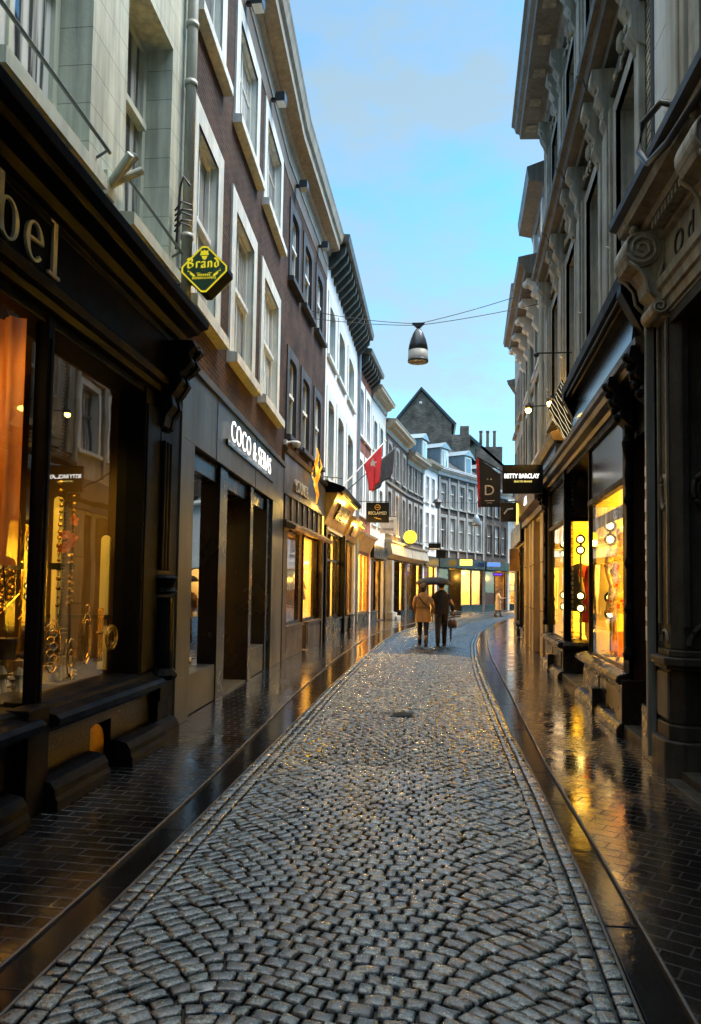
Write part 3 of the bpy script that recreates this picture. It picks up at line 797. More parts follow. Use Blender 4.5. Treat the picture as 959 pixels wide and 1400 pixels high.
# ---- brown brick house with grey shopfront -------------------------------------------------
r2, L2 = root_for('brick_house', (-2.885,8.0), (-3.21,15.4), 'brown brick house with pale window surrounds over a grey shop with lit white letters')
cols = [(.40,1.42),(2.52,3.88),(4.86,6.42)]
holes = [(a,b,5.02,7.28,.15) for a,b in cols]+[(a,b,8.62,10.3,.15) for a,b in cols]+[(.55,6.1,0,3.32,.3)]
wall(r2, L2, 11.9, holes, M['brick_brown']); roof(r2, L2, 11.9)
for a,b in cols:
    window(r2,a,b,5.02,7.28,'frame_white','surround_grey',.26,.035,'surround_grey',.16,.16,.15,1,(.52,),0,.06,False,.03)
    window(r2,a,b,8.62,10.3,'frame_white','surround_grey',.24,.035,'surround_grey',.14,.14,.15,1,(),0,.06,False,.03,(.35,.68))
cprof = [(0,11.0),(-.03,11.0),(-.03,11.28),(-.10,11.33),(-.12,11.42),(-.36,11.46),(-.37,11.62),(-.43,11.68),(-.47,11.83),(-.50,11.9),(0,11.96)]
cornice(r2, L2, 11.9, cprof, 'cornice_cream')
sweep_x([(0,10.98),(-.012,10.98),(-.012,10.62),(0,10.62)],0,L2).build('frieze', M['cornice_brown'], r2)
fr = MB()
fr.box(.0,L2,-.05,-.002,3.3,4.16); fr.box(0,.55,-.05,.35,0,3.3); fr.box(6.1,L2,-.05,.35,0,3.3)
f2 = fr.build('shopfront', M['panel_grey'], r2, bevel=.006)
jm = MB()
for x in (1.6,4.3): jm.box(x-.006,x+.006,-.056,-.0505,3.3,4.16)
sweep_x([(0,4.16),(-.09,4.16),(-.1,4.24),(-.05,4.28),(0,4.28)],0,L2).build('coping', M['panel_grey'], f2)
jm.build('panel_joint', M['panel_dark'], f2)
sh = MB(); 
sh.box(2.05,2.5,.0,.5,0,3.3); sh.box(4.1,4.34,-.02,.5,0,3.3); sh.box(5.75,6.1,.0,.5,0,3.3)
sh.box(.55,6.1,.05,.5,3.05,3.30)
sh.box(2.5,4.1,.9,.95,2.6,3.1)
sh.build('entrance_jamb', M['panel_dark'], f2, bevel=.008)
for a,b in ((.55,2.05),(4.34,5.75)): MB().box(a,b,.02,.5,0,.5).build('stall_riser', M['panel_grey'], f2, bevel=.008)
MB().box(2.5,4.1,0,1.2,-.02,.03).build('threshold', M['panel_grey'], f2, bevel=.008)
MB().box(2.75,3.95,.88,.90,1.2,1.9)
for a,b,y in ((.55,2.05,.14),(4.34,5.75,.14)):
    MB().quad((a,y,.5),(b,y,.5),(b,y,3.05),(a,y,3.05)).build('pane', M['glass'], f2)
MB().quad((2.5,.92,.03),(4.1,.92,.03),(4.1,.92,2.6),(2.5,.92,2.6)).build('pane', M['glass'], f2)
hd = MB().tube([(3.2,.86,.9),(3.2,.86,1.6)],.02,8); hd.build('door_handle', M['zincgrey'], f2)
shop_room(f2,.5,6.12,.03,3.06,.52,2.6,'int_stock',3,45,r2,(1,.6,.15))
text('COCO & SEBAS', .45, M['letters_lit'], f2, (2.12,-.12,3.69), ext=.004, sx=1.0, off=-.004, spacing=1.08)
bt = MB().box(2.1,6.0,-.085,-.0505,3.62,3.70)
bt.build('letter_rail', M['panel_dark'], f2)
text('· GIFTS · COFFEE ·', .07, M['gold_letter'], f2, (.75,.135,.62), ext=.002)

# ---- same brick house, darker surrounds, bronze shopfront ---------------------------------
r3, L3 = root_for('brick_house', (-3.21,15.4), (-3.1,20.8), 'brown brick house with dark window surrounds over a bronze shopfront with a golden flame figure')
cols = [(.45,1.25),(2.0,2.9),(3.75,4.6)]
holes = [(a,b,4.95,6.75,.13) for a,b in cols]+[(a,b,8.5,10.1,.13) for a,b in cols]+[(.5,5.1,0,2.95,.3)]
wall(r3, L3, 11.9, holes, M['brick_brown']); roof(r3, L3, 11.9)
for a,b in cols:
    window(r3,a,b,4.95,6.75,'frame_white','surround_dark',.2,.03,'surround_dark',.14,.12,.13,1,(.55,),.12,.06)
    window(r3,a,b,8.5,10.1,'frame_white','surround_dark',.2,.03,'surround_dark',.14,.12,.13,1,(.55,),.12,.06)
cornice(r3, L3, 11.9, cprof, 'cornice_cream')
sweep_x([(0,10.98),(-.012,10.98),(-.012,10.62),(0,10.62)],0,L3).build('frieze', M['cornice_brown'], r3)
f3 = shopfront(r3,.5,5.1,2.95,[(.5,2.55,'w'),(2.55,3.05,'d'),(3.05,5.1,'w')],'panel_dark','panel_bronze',.72,.14,'int_amber',3,190)
fb = MB(); fb.box(.0,L3,-.06,-.002,3.62,4.5); fb.box(.05,5.3,-.12,-.002,2.9,3.05); fb.box(.1,.5,-.05,.1,0,2.9); fb.box(5.1,5.35,-.05,.1,0,2.9)
for k in range(8): fb.box(.2+k*.68,.27+k*.68,-.05,-.002,3.05,3.62)
fb.box(.2,5.2,-.01,-.002,3.05,3.62)
fb.build('fascia', M['panel_bronze'], f3, bevel=.008)
sweep_x([(0,4.5),(-.1,4.5),(-.14,4.58),(-.06,4.66),(0,4.66)],0,L3).build('cornice', M['panel_bronze'], f3)
sweep_x([(-.12,2.86),(-.3,2.84),(-.32,2.92),(-.12,3.02)],.1,5.3).build('canopy_edge', M['gold_dark'], f3)
text('LOUNGE', .42, M['cornice_cream'], f3, (1.0,-.09,3.78), ext=.02, sx=.9)
lt = MB().box(4.95,5.02,-.09,-.0605,3.0,3.6); lt.build('light_strip', M['lamp_soft'], f3)

def lamp_strip(front,root,a,b,y,z,power=16):
    MB().box(a,b,y-.015,y+.015,z-.015,z+.01).build('fascia_lamp', M['lamp_soft'], front)
    lamp_light(root,((a+b)/2,y-.05,z-.12),power,(1,.6,.1),.05)
# ---- white house with dark bracketed cornice ----------------------------------------------
r4, L4 = root_for('white_house', (-3.1,20.8), (-3.05,29.5), 'white house with grey window surrounds and dark bracketed cornice above gold fascia shops')
cols = [(.55,1.75),(2.75,4.2),(5.45,7.1)]
holes = [(a,b,4.85,7.25,.3) for a,b in cols]+[(a,b,8.5,10.1,.3) for a,b in cols]+[(.3,8.4,0,3.35,.3)]
wall(r4, L4, 11.9, holes, M['white_paint']); roof(r4, L4, 11.9)
for a,b in cols:
    window(r4,a,b,4.85,7.25,'frame_grey','surround_grey',.3,.03,'surround_grey',.1,.12,.28,1,(.6,),.16,.06)
    window(r4,a,b,8.5,10.1,'frame_grey','surround_grey',.3,.03,'surround_grey',.1,.12,.28,1,(.6,),.14,.06)
cornice(r4, L4, 11.9, [(0,11.6),(-.1,11.6),(-.12,11.72),(-.62,11.75),(-.66,11.95),(0,12.02)], 'cornice_dark', brackets=(15,.16,[(0,11.05),(-.12,11.1),(-.5,11.5),(-.52,11.74),(0,11.74)],'cornice_dark',0))
f4 = shopfront(r4,.3,4.55,3.35,[(.3,2.3,'w'),(2.3,4.55,'w')],'panel_dark','panel_dark',.6,.14,'int_amber',3,200,transom=2.45)
fb = MB().prism([(-.02,3.45),(-.42,4.35),(-.02,4.35)],'x',.1,4.7); fb.build('fascia', M['gold_panel'], f4)
MB().prism([(-.16,3.68),(-.365,4.16),(-.39,4.15),(-.185,3.67)],'x',1.2,3.6).build('fascia_plate', M['panel_dark'], f4)
tl = text('GILET', .36, M['gold_panel'], f4, (1.7,-.225,3.73), rot=(PI/2-.4,0,0), ext=.008, sx=1.0)
sweep_x([(0,4.35),(-.55,4.35),(-.62,4.42),(-.62,4.5),(-.3,4.62),(0,4.7)],.0,4.8).build('cornice', M['black_paint'], f4)
MB().box(.05,.3,-.1,.1,0,3.4).box(4.55,4.8,-.1,.1,0,3.4).build('pilaster', M['black_paint'], f4, bevel=.01)
f4b = shopfront(r4,4.85,8.4,3.3,[(4.85,6.3,'w'),(6.3,7.2,'d'),(7.2,8.4,'w')],'gold_dark','panel_dark',.55,.14,'int_amber',3,220)
fb = MB().prism([(-.02,3.35),(-.34,4.0),(-.02,4.0)],'x',4.85,8.5); fb.build('fascia', M['gold_panel'], f4b)
sweep_x([(0,4.0),(-.42,4.0),(-.46,4.1),(-.1,4.2),(0,4.2)],4.82,8.55).build('cornice', M['cornice_cream'], f4b)
MB().prism([(-.14,3.5),(-.28,3.85),(-.3,3.84),(-.16,3.49)],'x',5.6,7.6).build('fascia_plate', M['gold_dark'], f4b)
dp = MB().tube([(8.55,-.1,.2),(8.55,-.1,11.2)],.06,10); dp.lathe((8.55,-.14,11.2),[(.07,0),(.16,.12),(.17,.4),(.1,.42)],8); dp.build('drainpipe', M['zinc'], r4)

# ---- red brick strip, cream narrow house ----------------------------------------------------
r5, L5 = root_for('red_brick_house', (-3.05,29.5), (-2.78,33.4), 'narrow red brick house with white window surrounds next to the white house')
cols = [(.5,1.45),(2.3,3.3)]
holes = [(a,b,4.7,7.0,.22) for a,b in cols]+[(a,b,8.0,10.0,.22) for a,b in cols]+[(.2,3.7,0,3.1,.3)]
wall(r5, L5, 11.4, holes, M['red_brick']); roof(r5, L5, 11.4)
for a,b in cols:
    for z0,z1 in ((4.7,7.0),(8.0,10.0)): window(r5,a,b,z0,z1,'white_clean','white_paint',.3,.03,'white_paint',.1,.1,.22,1,(.55,),.1)
cornice(r5, L5, 11.4, [(0,11.1),(-.1,11.1),(-.12,11.22),(-.55,11.25),(-.58,11.42),(0,11.5)], 'cornice_dark', brackets=(7,.15,[(0,10.7),(-.1,10.72),(-.42,11.0),(-.45,11.24),(0,11.24)],'cornice_dark',0))
lamp_strip(f4,r4,.6,4.2,-.50,4.30); lamp_strip(f4b,r4,5.1,8.2,-.40,3.95)
f5 = shopfront(r5,.2,3.7,3.1,[(.2,2.2,'w'),(2.2,3.7,'w')],'gold_dark','panel_dark',.5,.12,'int_amber',2,220)
MB().prism([(-.02,3.15),(-.3,3.75),(-.02,3.75)],'x',.1,3.8).build('fascia', M['gold_panel'], f5)
sweep_x([(0,3.75),(-.36,3.75),(-.4,3.85),(0,3.95)],.05,3.85).build('cornice', M['cornice_cream'], f5)

r6, L6 = root_for('cream_house', (-2.78,33.4), (-2.35,37.2), 'narrow pale house with small windows between the red brick house and the dark arched house')
cols = [(.5,1.3),(2.1,2.9)]
holes = [(a,b,4.6,6.4,.2) for a,b in cols]+[(a,b,8.1,9.5,.2) for a,b in cols]+[(.3,3.5,0,3.0,.3)]
wall(r6, L6, 10.9, holes, M['white_clean']); roof(r6, L6, 10.9)
for a,b in cols:
    for z0,z1 in ((4.6,6.4),(8.1,9.5)): window(r6,a,b,z0,z1,'frame_grey','surround_grey',.15,.03,'surround_grey',.08,.1,.2,1,(.6,),.1)
cornice(r6, L6, 10.9, std_cornice(11.0,.5,.6), 'cornice_cream')
f6 = shopfront(r6,.3,3.5,2.95,[(.3,1.9,'w'),(1.9,3.5,'d')],'panel_dark','stone_dark',.5,.12,'int_stock',2,45)
MB().box(.1,3.7,-.18,-.002,3.0,3.6).build('fascia', M['panel_dark'], f6, bevel=.01)

# ---- dark arched houses on the bend ----------------------------------------------------------
def arched_house(P, Q, H, ncol, label, seed, fz, w=.8, mat='brick_grey', corn='cornice_cream', surm='stone_far', col0=.5, fascia='cornice_cream', lamps=4, power=170, frame='white_clean'):
    r, L_ = root_for('brick_house', P, Q, label)
    pitch = L_/ncol; cols = [(pitch*(i+.5)-w/2, pitch*(i+.5)+w/2) for i in range(ncol)]
    holes = [(a,b,4.5,6.7,.2) for a,b in cols]+[(a,b,7.5,9.2,.2) for a,b in cols]+[(.25,L_-.25,0,3.1,.3)]
    wall(r, L_, H, holes, M[mat]); roof(r, L_, H, 2.2)
    for a,b in cols:
        window(r,a,b,4.5,6.7,frame,surm,.16,.03,surm,.1,.1,.2,1,(.6,),.14)
        window(r,a,b,7.5,9.2,frame,surm,.16,.03,surm,.1,.1,.2,1,(.6,),.14)
    sweep_x([(0,7.05),(-.08,7.05),(-.1,7.15),(0,7.2)],0,L_).build('string_course', M[surm], r)
    cornice(r, L_, H, std_cornice(H+.1,.55,.7), corn)
    n = max(2, int(L_/1.3)); bw = (L_-.5)/n
    f = shopfront(r,.25,L_-.25,3.1,[(.25+i*bw,.25+(i+1)*bw,'d' if i == n//2 and n > 2 else 'w') for i in range(n)],'panel_dark','panel_dark',.3,.12,'int_amber',lamps,power,fw=.06)
    MB().prism([(-.02,3.15),(-.42,3.35),(-.3,3.95),(-.02,3.95)],'x',.05,L_-.05).build('fascia', M[fascia], f)
    sweep_x([(0,3.95),(-.38,3.95),(-.4,4.05),(0,4.12)],0,L_).build('cornice', M[corn], f)
    return r, L_, f
r7,L7,f7 = arched_house((-2.35,37.2),(-1.45,43.2),10.2,3,'dark brick house with arched windows and a wide cream cornice behind the globe lamp',3,0)
r8,L8,f8 = arched_house((-1.45,43.2),(-.5,47.4),9.6,3,'dark brick house with a lower cream cornice left of the far white house',4,0,.7)
# a stone side pier and steps by the bend
ns = thing('stone_porch','grey stone porch pier with two worn steps at the bend of the street','porch',(-2.28,37.0,0),math.atan2(6,.9))
MB().box(0,.5,-.35,-.01,0,3.0).box(-.06,.56,-.41,-.01,0,.4).build('pier', M['stone_far'], ns, bevel=.02)
MB().box(.6,1.7,-.5,-.01,0,.17).box(.7,1.6,-.32,-.012,.17,.34).build('step', M['stone_far'], ns, bevel=.01)

def plain_house(P,Q,H,cols,label,mat,surm,shop,corn,name='town_house',z=((4.4,6.6),(7.3,9.0)),frame='white_clean',sw=.14,fascia='panel_dark',dormers=0,depth=7.,rise=2.6,sashmull=1):
    r,L_ = root_for(name,P,Q,label)
    holes = [(a,b,z0,z1,.18) for a,b in cols for z0,z1 in z]
    if shop: holes.append((.25,L_-.25,0,3.05,.3))
    wall(r,L_,H,holes,M[mat],depth)
    roof(r,L_,H,rise,depth)
    for a,b in cols:
        for z0,z1 in z: window(r,a,b,z0,z1,frame,surm,sw,.03,surm,.12,.1,.18,sashmull,(.6,))
    cornice(r,L_,H,std_cornice(H+.1,.45,.5),corn)
    f=None
    if shop:
        n=max(2,int(L_/1.6)); bw=(L_-.5)/n
        f=shopfront(r,.25,L_-.25,3.05,[(.25+i*bw,.25+(i+1)*bw,'d' if i==1 else 'w') for i in range(n)],'panel_dark','panel_dark',.4,.12,shop,4,80)
        MB().box(.1,L_-.1,-.15,-.002,3.1,3.75).build('fascia',M[fascia],f,bevel=.01)
    for k in range(dormers):
        x=L_*(k+.5)/dormers
        d=MB().box(x-.6,x+.6,.5,3.0,H+.2,H+1.7).build('dormer',M['zinc'],r)
        MB().prism([(x-.8,H+1.7),(x+.8,H+1.7),(x,H+2.15)],'y',.35,3.2).build('dormer_roof',M['zinc'],d)
        MB().box(x-.48,x+.48,.44,.498,H+.35,H+1.6).build('dormer_frame',M['white_clean'],d)
        MB().box(x-.38,x+.38,.425,.4395,H+.45,H+1.5).build('dormer_pane',M['pane'],d)
    return r,L_,f
r9,L9,f9 = plain_house((-.5,47.4),(.42,50.4),9.9,[(.5,1.15),(1.75,2.4)],'tall white house with a pitched zinc dormer where the street turns','white_paint','white_paint','int_amber','cornice_cream','white_house',sw=.06,dormers=1)
c10=[(.45+i*1.35,1.2+i*1.35) for i in range(5)]
r10,L10,f10 = plain_house((.42,50.4),(4.05,56.6),9.9,c10,'grey brick row house with stone bands and five tall white windows facing down the street','brick_grey','stone_far','int_amber','white_paint',dormers=2,sw=.2)
for a,b in c10: pass
pil = MB()
for i in range(6): x=.2+i*1.35; pil.box(x-.12,x+.12,-.08,-.002,3.8,9.4)
pil.build('pilaster',M['stone_far'],r10)
r11,L11,f11 = plain_house((4.05,56.6),(6.2,60.2),9.3,[(.5,1.25),(1.8,2.55),(3.0,3.75)],'brown brick house with white sash windows beyond the grey row house','brick_grey','brick_grey','int_stock','white_clean',dormers=2,sw=.05,rise=3.6)
r12,L12,f12 = plain_house((6.2,60.2),(10.5,64.5),8.6,[(.5,1.3),(1.9,2.7),(3.3,4.1)],'pale house with a brightly lit yellow doorway at the far end of the street','white_clean','white_clean','int_amber','white_clean',dormers=1,sw=.05,fascia='white_clean')
lamp_light(r12,(1.2,1.0,2.2),160)

# big brick gable behind
gb = thing('gable_house','tall old brick house whose bare pointed gable rises above the far roofs','house',(-2.9,60,0))
MB().prism([(0,-.1),(0,15.4),(2.0,17.9),(4.5,15.2),(4.5,-.1)],'y',0,9).build('wall',M['brick_gable'],gb)
rf = MB().prism([(-.25,15.1),(2.0,18.0),(2.0,18.25),(-.4,15.25)],'y',-.2,9.2); rf.prism([(2.0,18.0),(4.75,15.0),(4.9,15.15),(2.0,18.25)],'y',-.2,9.2)
rf.build('roof',M['slate'],gb)
MB().box(4.5,6.0,-.3,4,-.1,14.2).box(5.2,5.9,-.3,.5,14.2,14.9).build('side_wall',M['brick_gable'],gb)
MB().prism([(6.0,14.2),(6.0,13.9),(9.0,11.2),(9.0,11.5)],'y',-.2,6).build('lean_roof',M['slate'],gb)
MB().box(6.0,8.8,.1,5,-.1,11.6).build('rear_wing',M['brick_gable'],gb)
ch = MB().box(6.5,8.6,-.2,.9,9,13.2).build('chimney',M['brick_gable'],gb)
for k in range(3): MB().lathe((6.9+k*.55,.3,13.2),[(.13,0),(.12,1.25),(.15,1.3),(.15,1.4)],8).build('chimney_pot',M['brick_gable'],ch)
ch2 = MB().box(11.2,12.6,.0,.9,9,12.3).build('chimney',M['brick_gable'],gb)
MB().lathe((12.1,.4,12.3),[(.12,0),(.1,1.2)],8).build('chimney_pot',M['plain_black'],ch2)
MB().box(.8,2.2,-.06,-.003,7,13.5).build('blind_panel',M['stone_dark'],gb)
MB().ball((1.95,-.12,16.9),.14,8).build('wall_anchor',M['white_clean'],gb)
# ================================================================== RIGHT SIDE
# ---- ornate stone house over a black shopfront with lit bay windows -----------------------
q2, K2 = root_for('ornate_house', (2.63,17.0), (2.2,7.1), 'ornate stone and brick house with carved window hoods over a black shop with yellow bays')
wx = [1.35,3.55,5.75,7.95]; ww = 1.0
holes = [(a,a+ww,5.1,7.55,.3) for a in wx]+[(a,a+ww,8.95,11.2,.3) for a in wx]+[(.75,3.3,0,3.8,.1),(3.3,5.7,0,3.8,.1),(5.7,8.2,0,3.8,.1),(8.5,9.5,0,3.8,.1)]
wall(q2, K2, 12.3, holes, M['brick_buff']); roof(q2, K2, 12.3)
for a in wx:
    window(q2,a,a+ww,5.1,7.55,'white_clean','stone_olive',.16,.06,'stone_olive',.16,.14,.26,1,(.56,),0,.08)
    window(q2,a,a+ww,8.95,11.2,'white_clean','stone_olive',.16,.06,'stone_olive',.16,.14,.26,1,(.56,),0,.08)
ps = MB()
for a in wx:
    for z0,z1 in ((4.75,7.7),(8.75,11.3)):
        ps.box(a-.62,a-.17,-.10,-.002,z0,z1); ps.box(a-.55,a-.25,-.125,-.0995,z0+.2,z1-.2)
        ps.box(a+ww+.17,a+ww+.27,-.08,-.002,z0,z1)
ps.box(0,.35,-.08,-.002,4.75,12)
ps.build('pilaster', M['stone_olive'], q2, bevel=.012)
hd = MB()
for a in wx:
    for zz in (7.75,11.35):
        ca = MB()
        for x in (a-.5,a+ww+.05):
            br = MB()
            prof=[(0,zz+.55),(-.30,zz+.55),(-.31,zz+.42),(-.22,zz+.3),(-.25,zz+.18),(-.16,zz+.02),(-.17,zz-.12),(-.08,zz-.3),(0,zz-.34)]
            br.prism(prof,'x',x,x+.24)
            br.build('hood_bracket', M['stone_olive'], q2, bevel=.015)
            for k in range(7): ca.ball((x+.12+RND.uniform(-.07,.07),-.27+.028*k+RND.uniform(-.02,.01),zz+.42-.11*k),RND.uniform(.025,.05),6,(1.2,.6,1))
        for k in range(14): ca.ball((a+ww*k/13,-.06-RND.uniform(0,.04),zz+.22-.14*math.sin(PI*k/13)+RND.uniform(-.03,.03)),RND.uniform(.03,.06),6,(1.2,.6,.9))
        ca.ball((a+ww/2,-.08,zz+.3),.12,9,(1,.6,1.1)); ca.build('carved_garland', M['stone_olive'], q2, smooth=True)
    hp=[(0,8.3),(-.14,8.3),(-.16,8.36),(-.30,8.40),(-.33,8.50),(-.40,8.52),(-.42,8.60),(0,8.72)]
    hd.prism(hp,'x',a-.72,a+ww+.42)
hd.prism([(0,8.62),(-.10,8.62),(-.14,8.70),(-.16,8.78),(0,8.84)],'x',0,K2)
hd.prism([(0,7.9),(-.07,7.9),(-.09,7.98),(-.03,8.02),(0,8.02)],'x',0,K2)
hd.build('window_hood', M['cornice_dark'], q2, bevel=.006)
lb = MB()
for a in wx: lb.tube([(a-.2,-.1,5.9),(a-.2,-.15,5.92)],.014,6); 
lb.build('shutter_stay', M['white_clean'], q2)
cp2=[(0,11.95),(-.08,11.95),(-.10,12.1),(-.16,12.14),(-.18,12.24),(-.62,12.27),(-.64,12.38),(-.72,12.42),(-.76,12.54),(-.82,12.58),(-.82,12.66),(0,12.8)]
co=cornice(q2,K2,12.7,cp2,'cornice_grey',x0=-.1)
mo=MB()
for k in range(11): x=.2+k*.92; mo.box(x,x+.26,-.52,-.28,12.235,12.268)
mo.build('modillion', M['stone_gold'], co, bevel=.01)
sweep_x([(0,11.2),(-.06,11.2),(-.06,11.9),(0,11.9)],-.0,.9).build('frieze', M['stone_olive'], q2)
dpp=MB().tube([(9.86,-.07,4.9),(9.86,-.07,12)],.045,8); dpp.build('drainpipe', M['plain_black'], q2)

# shopfront
sf=MB()
for a,b in ((.3,.75),(8.2,8.5),(9.5,9.86)): sf.box(a,b,-.05,.12,.0,3.85)
for x in (.75,3.24,5.7,8.13): sf.box(x,x+.07,-.03,.06,.66,3.8)
for a,b in ((.75,3.3),(5.7,8.2)):
    sf.box(a,b,-.04,.06,2.87,2.95); sf.box(a,b,-.04,.06,.62,.70); sf.box(a,b,-.05,.06,3.70,3.82)
sf.box(3.22,3.34,-.07,.05,.5,3.82)
for y in (.62,1.22): sf.box(3.26,3.34,y-.03,y+.03,.66,3.8)
sf.box(3.26,3.34,.05,1.25,2.87,2.95); sf.box(3.26,3.34,.05,1.25,.62,.70)
sf.box(3.3,5.7,-.03,1.3,3.72,3.82); sf.box(8.5,9.5,-.0,.85,3.3,3.82)
front=sf.build('shopfront', M['black_paint'], q2, bevel=.01)
# carved baluster columns either side
for x in (.45,8.62,9.68):
    cl=MB()
    pr=[(.10,0),(.12,.06),(.07,.14),(.09,.35),(.06,.5),(.10,.56),(.06,.62),(.055,1.0),(.09,1.06),(.05,1.14),(.05,1.7),(.10,1.76),(.06,1.84),(.08,2.05),(.055,2.2),(.10,2.3),(.12,2.42),(.07,2.5),(.09,2.7),(.13,2.85)]
    cl.lathe((x,-.07,.85),[(a_*.62,b_) for a_,b_ in pr],14)
    cl.prism([(-.05,4.0),(-.30,3.98),(-.32,3.88),(-.24,3.8),(-.26,3.7),(-.17,3.62),(-.18,3.52),(-.05,3.4)],'x',x-.14,x+.14)
    for k in range(5): cl.ball((x,-.31+.03*k,3.9-.09*k),.05,7)
    cl.build('column', M['black_paint'], front, bevel=.004)
# plinths with rolled sill
pb=MB()
sil=[(.08,.58),(-.05,.54),(-.16,.56),(-.20,.60),(-.18,.66),(-.08,.69),(.08,.70)]
for a,b in ((.55,3.4),(5.55,8.5)):
    pb.prism(sil,'x',a,b); pb.box(a+.05,b-.05,-.08,.1,0,.56)
    for k in range(2):
        w=(b-a-.3)/2; pb.box(a+.15+k*w,a+.05+(k+1)*w,-.105,-.0795,.18,.48)
    pb.prism([(-.08,0),(-.2,0),(-.2,.08),(-.16,.14),(-.08,.17)],'x',a-.05,b+.05)
    for x in ((a+b)/2-.1,): pb.box(x,x+.2,-.22,-.07,0,.34)
pb.box(3.3,3.42,-.1,1.3,0,.62); pb.prism([(3.3,.56),(3.5,.56),(3.52,.62),(3.46,.68),(3.3,.70)],'y',-.1,1.3)
pb.box(9.45,9.9,-.14,.1,0,.5); pb.box(8.2,8.55,-.14,.1,0,.62)
pb.build('stall_riser', M['riser_dark'], front, bevel=.01)
dr=MB()
for A_,B_,a,b,y,zt in ((3.36,5.7,4.0,5.2,1.25,3.75),(8.5,9.5,8.6,9.4,.78,3.3)):
    dd=MB().box(A_,B_,y,y+.08,.1,zt)
    for z0,z1 in ((.3,1.1),(1.25,2.5)): dd.box(a,b,y-.03,y-.001,z0,z1)
    dd.build('door', M['wood'], front, bevel=.008)
dr.quad((8.502,-.0,.1),(8.502,.8,.1),(8.502,.8,3.3),(8.502,-.0,3.3)); dr.quad((9.498,0,.1),(9.498,.8,.1),(9.498,.8,3.3),(9.498,0,3.3)); dr.quad((5.698,.1,.1),(5.698,1.3,.1),(5.698,1.3,3.75),(5.698,.1,3.75))
dr.build('door_reveal', M['wood'], front)
stp=MB().box(3.42,5.55,-.12,1.3,-.02,.12).box(8.5,9.46,-.12,.85,-.02,.13); stp.build('doorstep', M['stone_dark'], front, bevel=.012)
# glazing
for a,b in ((.8,3.25),(5.75,8.15)):
    MB().quad((a,.0,.69),(b,.0,.69),(b,.0,2.88),(a,.0,2.88)).build('pane', M['glass'], front)
    MB().quad((a,.0,2.94),(b,.0,2.94),(b,.0,3.71),(a,.0,3.71)).build('transom_pane', M['black_glass'], front)
MB().quad((3.30,.05,.69),(3.30,1.22,.69),(3.30,1.22,2.88),(3.30,.05,2.88)).build('pane', M['glass'], front)
MB().quad((3.30,.05,2.94),(3.30,1.22,2.94),(3.30,1.22,3.71),(3.30,.05,3.71)).build('transom_pane', M['black_glass'], front)
def bay_room(a,b,near_open):
    mb=MB(); c,d,z0,z1=.08,2.0,.66,2.9
    mb.quad((a,d,z0),(b,d,z0),(b,d,z1),(a,d,z1)); mb.quad((a,c,z0),(a,d,z0),(a,d,z1),(a,c,z1))
    if near_open: mb.quad((b,1.24,z0),(b,1.24,z1),(b,d,z1),(b,d,z0))
    else: mb.quad((b,c,z0),(b,c,z1),(b,d,z1),(b,d,z0))
    mb.quad((a,c,z0),(b,c,z0),(b,d,z0),(a,d,z0)); mb.quad((a,c,z1),(a,d,z1),(b,d,z1),(b,c,z1))
    mb.build('shop_room', M['int_amber'], front)
    for dx in (-.75,0,.75): spot_light(q2,((a+b)/2+dx,.40,2.80),((a+b)/2+dx*.9,1.95,1.45),250,(1,.62,.045),108)
bay_room(.76,3.28,True); bay_room(5.72,8.18,False)
bands=MB().box(5.82,8.1,.02,.03,2.50,2.66); bands.build('window_band', M['plain_black'], front)
text('COMMA', .15, M['white_clean'], front, (7.35,.015,2.52), ext=.002, name='lettering')
# lower cornice, tilted glass fascia, top cornice
sweep_x([(0,3.80),(-.08,3.80),(-.10,3.86),(-.20,3.88),(-.22,3.95),(-.27,3.97),(-.28,4.04),(-.1,4.08),(0,4.08)],.2,9.88).build('lower_cornice', M['panel_bronze'], front, bevel=.004)
MB().prism([(-.27,4.06),(-.22,4.52),(0,4.52),(0,4.06)],'x',5.8,9.7).build('fascia', M['black_glass'], front)
MB().prism([(-.22,4.06),(-.19,4.38),(0,4.38),(0,4.06)],'x',.3,3.2).build('fascia', M['black_glass'], front)
sweep_x([(0,4.50),(-.30,4.50),(-.33,4.56),(-.40,4.58),(-.42,4.68),(-.38,4.72),(0,4.84)],5.62,9.9).build('cornice', M['black_paint'], front, bevel=.004)
sweep_x([(-.335,4.525),(-.365,4.525),(-.365,4.555),(-.335,4.555)],5.7,9.6).build('cornice_bead', M['panel_bronze'], front)
sweep_x([(0,4.36),(-.24,4.36),(-.30,4.44),(-.32,4.52),(0,4.62)],.25,3.35).build('cornice', M['panel_bronze'], front, bevel=.004)
pr=[(0,4.84),(-.40,4.70),(-.40,4.5),(-.14,3.98),(0,3.98)]
MB().prism(pr,'x',9.66,9.86).prism(pr,'x',5.60,5.78).build('console', M['black_paint'], front, bevel=.01)

# slanted glass end panel of the fascia, reflections drawn as glowing lines
lp=thing('fascia_end_panel','dark slanted fascia end panel, reflections drawn as pale gold lines, lit by a spot lamp','fascia panel',(2.38,13.3,4.72),0)
pn=MB().prism([(-.31,.13),(-.07,.67),(.30,-.15),(.07,-.55)],'y',-.04,.04).build('panel', M['panel_bronze'], lp)
ln=MB()
for k in range(9):
    f0=k/8; a=Vector((-.30+.22*f0,0,.12+.50*f0)); b=Vector((.06+.22*f0,0,-.52+.38*f0))
    pts=[a.lerp(b,i/8)+Vector((.010*math.sin(k*2.1+i*1.9),-.047,.0)) for i in range(9)]
    ln.tube(pts,.0035,5)
    ln.tube([(p.x,.047,p.z) for p in pts],.005,5)
ln.build('reflection_line', emit('reflection_glow',(1,.85,.5),.3), lp)

